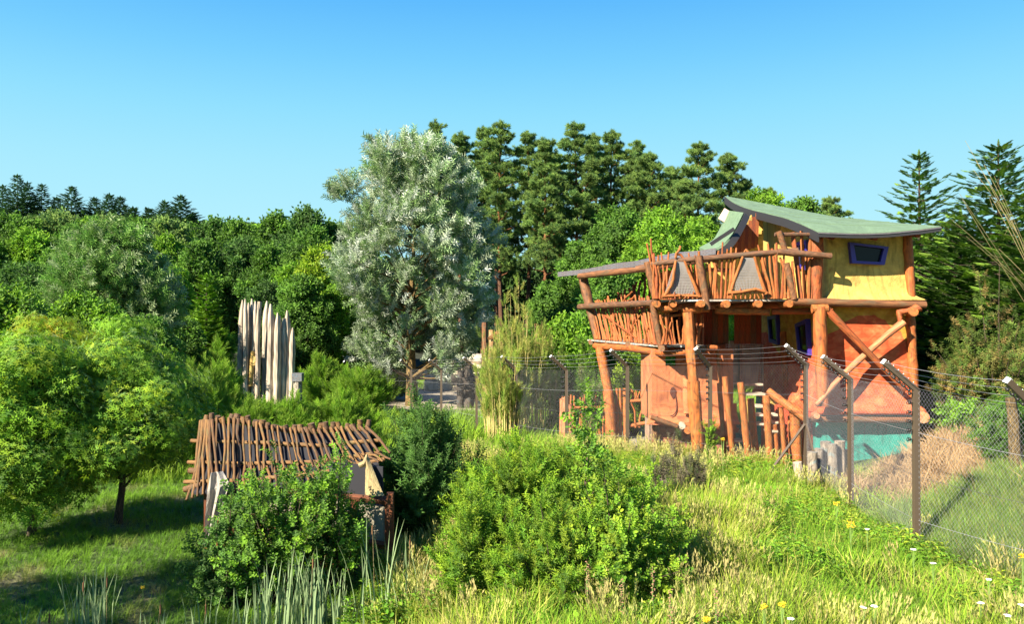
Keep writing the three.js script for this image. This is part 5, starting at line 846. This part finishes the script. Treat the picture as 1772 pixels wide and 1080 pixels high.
// feathery bright bushes
[[352, 566, 60, 110, 'bright feathery bush above the distant dark fence'], [380, 604, 36, 66, 'tall feathery light green bush left of the palisade'], [352, 640, 30, 100, 'low feathery bush beside the lawn behind the hut'], [440, 700, 30, 150, 'feathery green bush at the foot of the palisade'], [565, 632, 44, 84, 'feathery green bush right of the palisade'], [628, 652, 42.5, 100, 'feathery bush below the left side of the silver willow'], [668, 632, 50, 90, 'low feathery bush under the silver willow trunk'], [318, 672, 26, 90, 'feathery seedling bush behind the young maple'], [590, 690, 31, 120, 'soft feathery bush behind the hut ridge'], [505, 706, 30, 90, 'feathery bush below the white post of the palisade'], [385, 650, 33, 80, 'feathery bush between the lawn and the palisade']].forEach(([px, top, d, w, label], i) =>
  bush({ name: 'feathery_bush', px, top, d, w, seed: 640 + i, cols: C.feather, geo: 'feather', s: 0.7 * Math.max(0.75, d / 38), n: 1500, S: 44, up: 0.7, tan: 0.9, fuzz: 0.3, hp: 0.45, cat: 'shrub', label }));
// golden maples on the lawn
const layer = { geo: 'maple', flat: 0.28, up: 0.15, rough: 0.38, cr: 0.165, lobe: 0.9 };
leafy({ ...layer, name: 'maple_tree', px: 205, top: 590, d: 19.6, w: 310, seed: 660, cols: C.bright.concat(C.mid, C.lime), s: 0.34, n: 1650, K: 90, cb: 0.3, rt: 0.085, tt: 0.6, label: 'young maple with slender bent trunk on the lawn left of the hut', cat: 'maple', limbStep: 2 });
leafy({ ...layer, name: 'maple_tree', px: 55, top: 585, d: 18.2, w: 340, seed: 661, cols: C.lime.concat(C.bright, C.bright, C.mid), s: 0.35, n: 1900, K: 110, cb: 0.16, rt: 0.08, label: 'golden green maple with low crown nearest the left edge', cat: 'maple', limbStep: 2 });
leafy({ ...layer, name: 'maple_tree', px: 85, top: 556, d: 25, w: 270, seed: 662, cols: C.gold.concat(C.lime), s: 0.4, n: 1800, K: 70, cb: 0.12, label: 'taller yellow tinged maple standing behind the golden one', cat: 'maple', limbStep: 3 });
leafy({ ...layer, name: 'maple_tree', px: 210, top: 560, d: 31, w: 170, seed: 663, cols: C.bright, s: 0.46, n: 2000, K: 50, cb: 0.1, label: 'bright green maple behind the young one with bent trunk', cat: 'maple', limbStep: 3 });
leafy({ ...layer, name: 'maple_tree', px: -930, top: 250, d: 9.5, w: 760, seed: 666, cols: C.mid, s: 0.45, n: 800, K: 46, cb: 0.2, label: 'maple beside the lookout, outside the picture, that dapples the lawn', cat: 'maple', limbStep: 3 });
leafy({ px: 20, top: 505, d: 30, w: 190, seed: 680, cols: C.bright.concat(C.mid), s: 0.42, n: 2300, K: 70, cr: 0.2, cb: 0.03, lobe: 0.8, label: 'fresh green tree behind the taller yellow tinged maple at the left edge', limbStep: 3 });
leafy({ px: 150, top: 520, d: 33, w: 170, seed: 681, cols: C.bright.concat(C.mid), s: 0.42, n: 2200, K: 70, cr: 0.2, cb: 0.03, lobe: 0.8, label: 'fresh green tree below the grey willow, between two maples', limbStep: 3 });
bush({ name: 'shrub', px: 275, top: 640, d: 26, w: 130, seed: 682, cols: C.bright.concat(C.silverMid), geo: 'osier', s: 0.5, n: 1500, S: 44, up: 0.5, cat: 'shrub', label: 'greyish green willow shrub between the bent maple and the feathery bushes' });
// conifers and shrubs right of the house
const firs = { cols: C.fir, tips: C.firTip, s: 0.75, dense: 3, limbs: true, cb: 0.03, cat: 'fir', name: 'fir_tree' };
conifer({ ...firs, px: 1591, top: 262, d: 33, w: 300, seed: 670, tiers: 25, nb: 12, tilt: 0.16, pow: 0.72, label: 'pointed fir whose tip stands clear behind the house roof' });
conifer({ ...firs, px: 1728, top: 246, d: 29, w: 380, seed: 671, tiers: 30, nb: 13, pow: 0.6, label: 'tall broad fir at the right edge, taller than its neighbour' });
conifer({ ...firs, px: 1662, top: 366, d: 31, w: 300, seed: 672, tiers: 22, nb: 12, pow: 0.55, label: 'shorter fir between the pointed and the broad one' });
conifer({ ...firs, px: 1800, top: 300, d: 26, w: 300, seed: 673, tiers: 22, nb: 12, pow: 0.6, label: 'fir cut off by the right edge behind the bare stems' });
bush({ name: 'shrub', px: 1722, top: 500, d: 23, w: 250, seed: 674, cols: [[0.17, 0.25, 0.04], [0.13, 0.21, 0.03], [0.25, 0.24, 0.06], [0.1, 0.18, 0.02], [0.28, 0.2, 0.06]], geo: 'weed', s: 0.34, n: 2400, S: 60, hp: 0.5, fuzz: 0.2, up: 0.2, f0: 0.3, rt: 0.03, cat: 'shrub', label: 'olive and rust tinged shrub in front of the firs' });
leafy({ name: 'shrub', px: 1660, top: 700, d: 20.5, w: 70, seed: 675, cols: C.bright, geo: 'round', s: 0.3, n: 160, K: 12, cr: 0.35, cb: 0.2, stems: 4, cat: 'shrub', label: 'sparse seedling in the dark behind the wire mesh' });
leafy({ name: 'shrub', px: 1748, top: 690, d: 17.5, w: 130, seed: 676, cols: C.mid, geo: 'weed', s: 0.28, n: 700, K: 30, cr: 0.3, cb: 0, stems: 4, cat: 'shrub', label: 'weedy shrub on top of the hay heap' });
{ // bare arching stems
  const t = thing('bare_shrub', 'bare arching yellow stems sweeping in from the right edge', 'shrub', V(9.6, G(9.6, -14), -14)), r = rng(44), gs = [];
  for (let i = 0; i < 11; i++) { const a = P(1815 + 30 * r(), 560 + 60 * r(), 15), b = P(1640 + 130 * r(), 225 + 260 * r(), 15.5 - r() * 2), m = a.clone().lerp(b, 0.5).add(V(-0.2 + 0.5 * r(), -0.25 + 0.2 * r(), 0.3)), pts = [], rad = []; for (let k = 0; k <= 8; k++) { const f = k / 8; pts.push(a.clone().multiplyScalar((1 - f) ** 2).addScaledVector(m, 2 * f * (1 - f)).addScaledVector(b, f * f)); rad.push(0.0055 * (1 - 0.7 * f) + 0.0013); } gs.push(taperTube(pts, rad, 5)); if (i % 2) { const c = pts[5]; gs.push(taperTube([c, c.clone().add(V(-0.3 + 0.2 * r(), 0.35 * r(), 0)), c.clone().add(V(-0.55 + 0.4 * r(), 0.5 * r(), 0.1))], [0.004, 0.003, 0.0015], 4)); } }
  gs.push(taperTube([V(9.6, G(9.6, -14) - 0.2, -14), P(1822, 600, 15)], [0.09, 0.06], 7)); part('stems', local(mergeGeometries(gs), t), mat([0.27, 0.22, 0.1]), t);
  const st = thing('tree_stump', 'pale orange trunk piece rising behind the wire mesh top', 'trunk', V(X(1757, 16.5), G(X(1757, 16.5), -16.5), -16.5)); part('trunk', local(taperTube([V(X(1757, 16.5), G(X(1757, 16.5), -16.5) - 0.3, -16.5), P(1752, 720, 16.5), P(1747, 688, 16.5)], [0.13, 0.11, 0.1], 9, true), st), mat([0.2, 0.14, 0.06], 0.95, { map: barkMap }), st);
}
// ---- near shrubs
bush({ name: 'alder_bush', px: 490, top: 775, d: 14.2, w: 270, seed: 700, cols: C.mid.concat(C.bright, C.bright), geo: 'round', s: 0.24, n: 1350, S: 46, hp: 0.5, fuzz: 0.24, cat: 'shrub', label: 'leafy alder bush standing right in front of the stick roof hut' });
bush({ name: 'alder_bush', px: 580, top: 752, d: 14.6, w: 150, seed: 710, cols: C.mid.concat(C.bright), geo: 'round', s: 0.24, n: 720, S: 24, hp: 0.6, fuzz: 0.25, cat: 'shrub', label: 'taller airy alder shoots before the middle of the hut roof' });
bush({ name: 'alder_bush', px: 395, top: 880, d: 13.8, w: 150, seed: 707, cols: C.mid.concat(C.osier), geo: 'round', s: 0.24, n: 800, S: 28, hp: 0.6, fuzz: 0.25, cat: 'shrub', label: 'lower bush at the left corner of the hut under the hanging cloth' });
bush({ name: 'willow_bush', px: 738, top: 706, d: 17.5, w: 190, seed: 701, cols: C.osier, geo: 'osier', s: 0.4, n: 3000, S: 60, up: 0.5, hp: 0.4, cat: 'shrub', label: 'dark blue green willow bush just right of the hut' });
bush({ name: 'willow_bush', px: 895, top: 765, d: 14.6, w: 250, seed: 702, cols: C.bright.concat(C.lime), geo: 'osier', s: 0.33, n: 2500, S: 60, up: 0.5, hp: 0.45, cat: 'shrub', label: 'light green willow bush in the middle of the bank' });
bush({ name: 'willow_bush', px: 840, top: 845, d: 12.6, w: 210, seed: 708, cols: C.bright.concat(C.lime), geo: 'osier', s: 0.3, n: 2000, S: 50, up: 0.5, hp: 0.5, cat: 'shrub', label: 'lower willow bush at the bright front edge of the thicket' });
bush({ name: 'alder_bush', px: 1070, top: 815, d: 12.4, w: 320, seed: 703, cols: C.bright.concat(C.lime), geo: 'round', s: 0.22, n: 2400, S: 60, hp: 0.5, fuzz: 0.2, cat: 'shrub', label: 'round leaved bright green bush around the thin sapling' });
bush({ name: 'willow_bush', px: 1000, top: 768, d: 15.6, w: 270, seed: 704, cols: C.bright.concat(C.lime), geo: 'osier', s: 0.34, n: 2300, S: 60, up: 0.5, hp: 0.5, cat: 'shrub', label: 'yellow green willow bush behind the thin sapling' });
bush({ name: 'willow_bush', px: 960, top: 875, d: 11.9, w: 250, seed: 711, cols: C.bright.concat(C.lime), geo: 'osier', s: 0.27, n: 1800, S: 50, up: 0.4, hp: 0.5, cat: 'shrub', label: 'small willow bush between the front willow and the round leaved bush' });
leafy({ name: 'sapling', px: 1020, top: 676, d: 13.2, w: 80, seed: 705, cols: C.mid.concat(C.bright), geo: 'round', s: 0.24, n: 70, K: 24, cr: 0.35, cb: 0.42, rt: 0.016, tt: 0.97, prof: (v) => 0.75 - 0.4 * v, bark: mat([0.1, 0.07, 0.04]), cat: 'sapling', limbStep: 1, label: 'thin sapling with a few leaves in front of the balcony column' });
bush({ name: 'vine_plant', px: 1230, top: 705, d: 22.4, w: 24, seed: 709, cols: C.lime.concat(C.bright), geo: 'round', s: 0.17, n: 150, S: 8, hp: 0.1, fuzz: 0.5, cat: 'climbing plant', label: 'climbing plant around the fence post before the pink wall' });
[[1172, 742, 18.5, 60], [1140, 775, 17.5, 50], [1205, 780, 18, 44]].forEach(([px, top, d, w], i) => bush({ name: 'weed_plant', px, top, d, w, seed: 720 + i, cols: [[0.15, 0.15, 0.08], [0.2, 0.17, 0.1], [0.1, 0.14, 0.05], [0.24, 0.2, 0.14]], geo: 'weed', s: 0.24, n: 170, S: 12, up: 0.6, tan: 1.2, hp: 0.4, rt: 0.01, cat: 'weed', label: ['tall dusky seed heads before the pink lower room', 'shorter dusky weeds left of the tall seed heads', 'brownish weeds beside the climbing plant'][i] }));
// dry yellow reed clumps and tall shoots behind the fence
[[893, 518, 34, 130], [935, 560, 36, 110], [872, 610, 33, 100]].forEach(([px, top, d, w], i) => bush({ name: 'reed_clump', px, top, d, w, seed: 730 + i, cols: C.reed, geo: 'feather', s: 0.6, n: 460, S: 70, root: 0.75, up: 0.9, tan: 1.4, hp: 0.3, arch: 0.8, f0: 0.3, fuzz: 0.14, rt: 0.014, bark: mat([0.5, 0.4, 0.15]), cat: 'reed clump', label: ['tall dry yellow reed clump behind the fence', 'shorter golden reed clump right of the tall one', 'low dry reeds beside the bent pale pole'][i] }));
bush({ name: 'weed_plant', px: 1018, top: 560, d: 33, w: 60, seed: 735, cols: C.bright.concat([[0.3, 0.32, 0.14]]), geo: 'weed', s: 0.42, n: 300, S: 14, up: 0.7, tan: 1.2, hp: 0.3, cat: 'weed', label: 'tall light green shoots under the left balcony' });
bush({ name: 'shrub', px: 1000, top: 620, d: 36, w: 120, seed: 736, cols: C.bright, geo: 'broad', s: 0.42, n: 1300, S: 36, cat: 'shrub', label: 'green shrub behind the fence below the balcony' });
bush({ name: 'shrub', px: 1095, top: 612, d: 35, w: 90, seed: 737, cols: C.lime, geo: 'broad', s: 0.42, n: 900, S: 30, cat: 'shrub', label: 'sunlit shrub seen under the balcony floor' });
bush({ name: 'shrub', px: 1130, top: 590, d: 40, w: 120, seed: 738, cols: C.bright, geo: 'broad', s: 0.46, n: 1100, S: 34, cat: 'shrub', label: 'shrub filling the view through the square wall opening' });

// ---- grasses
function inView(x, z, pad = 60) { const d = -z; if (d < 7) return false; const px = CX + x / d * F; return px > -pad && px < 1772 + pad; }
function sow(name, label, geo, material, n, seed, region, mk) {
  const r = rng(seed), items = []; let tries = 0;
  while (items.length < n && tries++ < n * 14) {
    const [x, z] = region(r); if (!inView(x, z)) continue; const o = mk(x, z, r); if (!o) continue;
    items.push({ p: V(x, G(x, z) - 0.02, z), d: V((r() - 0.5) * 0.45 + 0.08, 1, (r() - 0.5) * 0.45).normalize(), roll: r() * 6.28, ...o });
  }
  return tag(crown(name, scene, geo, material, items), label, null, null, 'stuff');
}
const blend = (a, b, t) => a.map((v, k) => mix(v, b[k], t)), GG = [0.165, 0.32, 0.014], GY = [0.29, 0.35, 0.03], ST = [0.42, 0.37, 0.1], GD = [0.075, 0.19, 0.012];
const jit = (c, r) => { const k = 0.75 + 0.5 * r(); return c.map((v) => v * k); };
const fenceX = (z) => { for (let i = 0; i < FENCE.length - 1; i++) { const [x0, z0] = FENCE[i], [x1, z1] = FENCE[i + 1]; if (z <= z0 && z >= z1) return mix(x0, x1, (z - z0) / (z1 - z0)); } return z > -12 ? mix(5.0, FENCE[0][0], sm(8, 12, -z)) : -30; };
const bank = (r) => { const z = -(8 + 20 * Math.pow(r(), 1.15)); return [mix(-2.6, 8.8, r()), z]; };
const lay = (x, z, r, k = 1) => V(0.5 * k * fbm(x * 0.45 + 3, z * 0.45, 31) + (r() - 0.5) * 0.6, 0.75 + 0.25 * r(), 0.5 * k * fbm(x * 0.45 + 8, z * 0.45, 37) + (r() - 0.5) * 0.6).normalize();
sow('meadow_grass', 'tall uncut meadow grass on the bank before the fence', SPR.blade, GRASS, 40000, 801, bank, (x, z, r) => { if (x > fenceX(z) + 0.2) return null; const n = fbm(x * 0.55, z * 0.55, 3), h = fbm(x * 0.3 + 7, z * 0.3, 23); return { s: (0.34 + 0.36 * r()) * (1 + 0.6 * n + 0.9 * h), sx: 1.1, d: lay(x, z, r, 1.6), c: jit(r() < 0.22 + 0.75 * Math.max(0, n) ? blend(GY, ST, r()) : blend(GG, GY, Math.min(1, Math.max(0, n * 2 + 0.35))), r) }; });
sow('seeding_grass', 'straw coloured seed heads standing over the meadow', SPR.seed, GRASS, 1900, 802, bank, (x, z, r) => { if (x > fenceX(z) + 0.3 || fbm(x * 0.55, z * 0.55, 3) < 0.04) return null; return { s: 0.5 + 0.4 * r(), sx: 0.9, d: lay(x, z, r), c: jit(r() < 0.6 ? [0.42, 0.42, 0.12] : [0.38, 0.32, 0.12], r) }; });
sow('meadow_herbs', 'leafy green herbs growing through the meadow', SPR.weed, LEAF, 9000, 803, bank, (x, z, r) => { if (x > fenceX(z)) return null; const n = fbm(x * 0.5 + 14, z * 0.5, 19) + 0.15 * sm(-16, -22, z); if (n < -0.06) return null; return { s: (0.22 + 0.34 * r()) * (1 + n), sx: 0.8, d: lay(x, z, r), c: jit(r() < 0.7 ? [0.15, 0.31, 0.016] : [0.28, 0.36, 0.025], r) }; });
sow('clover', 'low broad leaved clover and nettles between the grasses', SPR.round, LEAF, 5000, 809, bank, (x, z, r) => { if (x > fenceX(z)) return null; if (fbm(x * 0.7 + 34, z * 0.7, 29) < 0.02) return null; return { s: 0.2 + 0.2 * r(), sx: 1.1, d: lay(x, z, r), c: jit(r() < 0.7 ? [0.11, 0.29, 0.014] : [0.2, 0.36, 0.016], r) }; });
sow('lawn_grass', 'short mown grass on the shaded lawn left of the hut', SPR.blade, GRASS, 26000, 804, (r) => [mix(-17, -2.6, r()), -(10.5 + 24 * Math.pow(r(), 1.2))], (x, z, r) => { const n = fbm(x * 0.55, z * 0.8, 6), dryish = sm(0.05, 0.35, fbm(x * 0.8 + 9, z * 0.8, 6)); if (dryish > 0.6 && r() < 0.6) return null; return { s: (0.13 + 0.12 * r()) * (1 + 0.7 * Math.max(0, n)), sx: 1.5, c: jit(blend(blend(GD, GG, 0.55 + n), [0.24, 0.22, 0.06], dryish), r) }; });
sow('rough_grass', 'rough grass and weeds between the lawn and the woods', SPR.blade, GRASS, 9000, 805, (r) => { const d = 24 + 40 * r(); return [mix(-0.62, 0.35, r()) * d, -d]; }, (x, z, r) => { const d = -z; if (d > 42 && d < 58 && x > -10.5 && x < 1.5) return null; if (x > fenceX(z) - 0.3 && d < 38 && x > 3) return null; return { s: 0.5 + 0.5 * r(), sx: 1.3, c: jit(blend(GG, GY, 0.5 * r()), r) }; });
sow('enclosure_lawn', 'short green grass inside the enclosure', SPR.blade, GRASS, 6000, 806, (r) => { const d = 32 + 12 * r(); return [mix(-9, 3, r()), -d]; }, (x, z, r) => ({ s: 0.14 + 0.1 * r(), sx: 1.9, c: jit(GG, r) }));
sow('hay', 'dry brown hay lying over the soil heap behind the fence', SPR.blade, GRASS, 4200, 807, (r) => [mix(6.4, 13.5, r()), -(8 + 13 * r())], (x, z, r) => { if (x < fenceX(z) + 0.35) return null; const n = fbm(x * 0.7 + 3, z * 0.7, 11); return { s: 0.3 + 0.25 * r(), sx: 1.5, d: V(r() - 0.5, 0.35 + 0.3 * r(), r() - 0.5 + 0.3).normalize(), c: jit(n > 0.1 && x < 9.5 ? blend(GY, GG, r()) : blend([0.38, 0.24, 0.12], [0.46, 0.33, 0.17], r()), r) }; });
sow('weeds_behind_fence', 'green grasses and weeds just behind the wire mesh', SPR.blade, GRASS, 9000, 808, (r) => [mix(5.2, 10.5, r()), -(8 + 9 * r())], (x, z, r) => { const fx = fenceX(z); if (x < fx + 0.1 || x > fx + 2.6 + 1.2 * fbm(x, z)) return null; return { s: 0.4 + 0.45 * r(), sx: 1, c: jit(blend([0.17, 0.33, 0.05], ST, r() * r()), r) }; });

// ---- cattails, flowers
{
  const r = rng(900);
  const cattail = (px, py, d, n, h, label, spikes) => {
    const b = V(X(px, d), 0, -d); b.y = G(b.x, b.z); h = (P(px, py, d).y - b.y) / 0.95; const t = thing('cattail_clump', label, 'cattails', b, 'cattail clumps'), L = new Leaves();
    for (let i = 0; i < n; i++) {
      const a = r() * 6.28, o = V((r() - 0.5) * 0.6, 0, (r() - 0.5) * 0.6), hh = h * (0.6 + 0.45 * r()), dir = V(Math.cos(a), 0, Math.sin(a)), s = V(-dir.z, 0, dir.x).multiplyScalar(0.011 + 0.005 * r()), ln = 0.06 + 0.2 * r(); let p = o;
      for (let k = 1; k <= 5; k++) { const f = k / 5, q = o.clone().addScaledVector(dir, ln * hh * f * f).add(V(0, hh * f, 0)), w0 = 1 - 0.7 * ((k - 1) / 5) ** 2, w1 = k === 5 ? 0.05 : 1 - 0.7 * f * f; L.tri(p.clone().addScaledVector(s, w0), p.clone().addScaledVector(s, -w0), q.clone().addScaledVector(s, w1)); L.tri(q.clone().addScaledVector(s, w1), p.clone().addScaledVector(s, -w0), q.clone().addScaledVector(s, -w1)); p = q; }
    }
    const m = part('leaf_blades', L.geo(), CATTAIL, t, 'stuff');
    for (let i = 0; i < spikes; i++) { const o = V((r() - 0.5) * 0.4, 0, (r() - 0.5) * 0.4), hh = h * (0.75 + 0.2 * r()), e = o.clone().add(V(0.1 * (r() - 0.5), hh, 0)); part('stalk', taperTube([o, e.clone().add(V(0, 0.08, 0))], [0.006, 0.003], 5), M.straw, t); part('seed_head', taperTube([e.clone().add(V(0, -0.16, 0)), e.clone().add(V(0, -0.14, 0)), e.clone().add(V(0, -0.02, 0)), e], [0.006, 0.014, 0.014, 0.005], 7), mat([0.13, 0.06, 0.025], 0.95), t); }
    return t;
  };
  const CATTAIL = leafMat(0.2, 0.8); CATTAIL.color.setRGB(0.2, 0.28, 0.13);
  for (const [px, d, n, h, s, lab] of [[160, 12.6, 44, 985, 2, 'cattail clump alone at the bottom left corner'], [425, 12.6, 22, 1020, 0, 'low cattail clump below the left end of the bush'], [478, 12.7, 44, 975, 0, 'dense cattail clump below the bush before the hut'], [535, 12.9, 44, 945, 1, 'tallest cattail clump right under the hut bush'], [562, 13, 30, 975, 0, 'cattail clump leaning on the hut bush from the right'], [352, 12.5, 12, 1035, 1, 'sparse cattail blades between the corner clump and the bush'], [652, 13.2, 16, 910, 1, 'slim cattail stand before the hut corner post'], [700, 13.3, 14, 930, 1, 'few cattail blades in the shadow right of the hut'], [260, 12.5, 8, 1045, 1, 'lone short cattail blades by the bottom edge'], [610, 12.8, 22, 1020, 0, 'short cattails before the hut door board'], [60, 12.3, 6, 1055, 2, 'two brown cattail heads by the bottom left corner']]) cattail(px, h, d, n, 1, lab, s);
  // flowers
  const yellow = mat([0.75, 0.48, 0.01], 0.8), whiteF = mat([0.75, 0.72, 0.66], 0.8), stemM = mat([0.12, 0.2, 0.04]), rust = mat([0.3, 0.16, 0.09]);
  const flower = (name, cat, label, group, px, py, d, head, m, w) => {
    const c = P(px, py, d), b = V(c.x, G(c.x, c.z), c.z), t = thing(name, label, cat, b, group), h = Math.max(0.25, c.y - b.y), gs = [], st = [], k = head === 'umbel' ? 16 : 26;
    for (let i = 0; i < k; i++) { const a = r() * 6.28, q = Math.sqrt(r()) * w, o = V(Math.cos(a) * q, h + (head === 'umbel' ? -q * 0.25 : head === 'spike' ? (i / k - 0.5) * 0.45 : (r() - 0.5) * w * 1.3), Math.sin(a) * q); const g = new THREE.IcosahedronGeometry(0.008 + 0.006 * r(), 0); g.scale(1.3, 0.6, 1.3); g.translate(o.x, o.y, o.z); gs.push(g); if (i % 5 === 0) st.push(taperTube([V(0, h * 0.62, 0), V(o.x * 0.6, h * 0.85, o.z * 0.6), o], [0.005, 0.004, 0.002], 4)); }
    st.push(taperTube([V(0, -0.05, 0), V(0.01, h * 0.62, 0)], [0.008, 0.006], 5));
    part('stem', mergeGeometries(st), stemM, t); part('flower_head', mergeGeometries(gs), m, t);
  };
  const ys = [[1471, 908, 13.6, .1, 'brightest yellow ragwort beside the middle fence post'], [1447, 872, 15.4, .07, 'small yellow ragwort above the brightest one'], [1322, 1050, 9.7, .05, 'yellow flower at the bottom edge under the round leaved bush'], [1352, 1046, 9.8, .05, 'second yellow flower at the bottom edge, right of its twin'], [1222, 1072, 9.4, .05, 'yellow flower at the very bottom below the seed heads'], [1768, 962, 11.5, .06, 'yellow flower behind the mesh at the right edge'], [248, 1016, 14.1, .04, 'single yellow flower in the shade before the lawn'], [1250, 760, 20.4, .06, 'yellow flower in front of the stilts']];
  for (const [px, py, d, w, lab] of ys) flower('yellow_flower', 'flower', lab, 'yellow flowers', px, py, d, 'ball', yellow, w * 0.8);
  const ws = [[1580, 950, 12.2, 'white yarrow at the foot of the big fence post'], [1614, 974, 11.6, 'white yarrow a step right of the big fence post'], [1500, 915, 13.4, 'white yarrow right of the brightest ragwort'], [1492, 1050, 9.9, 'white yarrow at the bottom of the bank, left of a pair'], [1512, 1048, 9.9, 'white yarrow at the bottom of the bank, right of a pair'], [1695, 1042, 10.2, 'white yarrow behind the mesh near the corner'], [1766, 1046, 10.4, 'white yarrow in the bottom right corner'], [1710, 1002, 11, 'white yarrow behind the mesh above the corner one'], [1742, 1064, 9.8, 'white yarrow lowest in the bottom right corner'], [1368, 1070, 9.5, 'white yarrow at the bottom edge right of the yellow flowers']];
  for (const [px, py, d, lab] of ws) flower('yarrow', 'flower', lab, 'white yarrow flowers', px, py, d, 'umbel', whiteF, 0.035);
  for (const [px, py, d, lab] of [[1130, 1010, 10.6, 'rust brown dock spike in front of the round leaved bush'], [1076, 1030, 10.4, 'rust brown dock spike left of the other spikes'], [1160, 1050, 10, 'short rust brown dock spike at the bottom edge'], [1016, 1000, 10.8, 'pale brown seed spike before the willow bush'], [1240, 1050, 9.8, 'brown dock spike nearest the yellow flowers']]) flower('dock_plant', 'dock', lab, 'brown dock spikes', px, py, d, 'spike', rust, 0.03);
}

renderer.render(scene, camera);
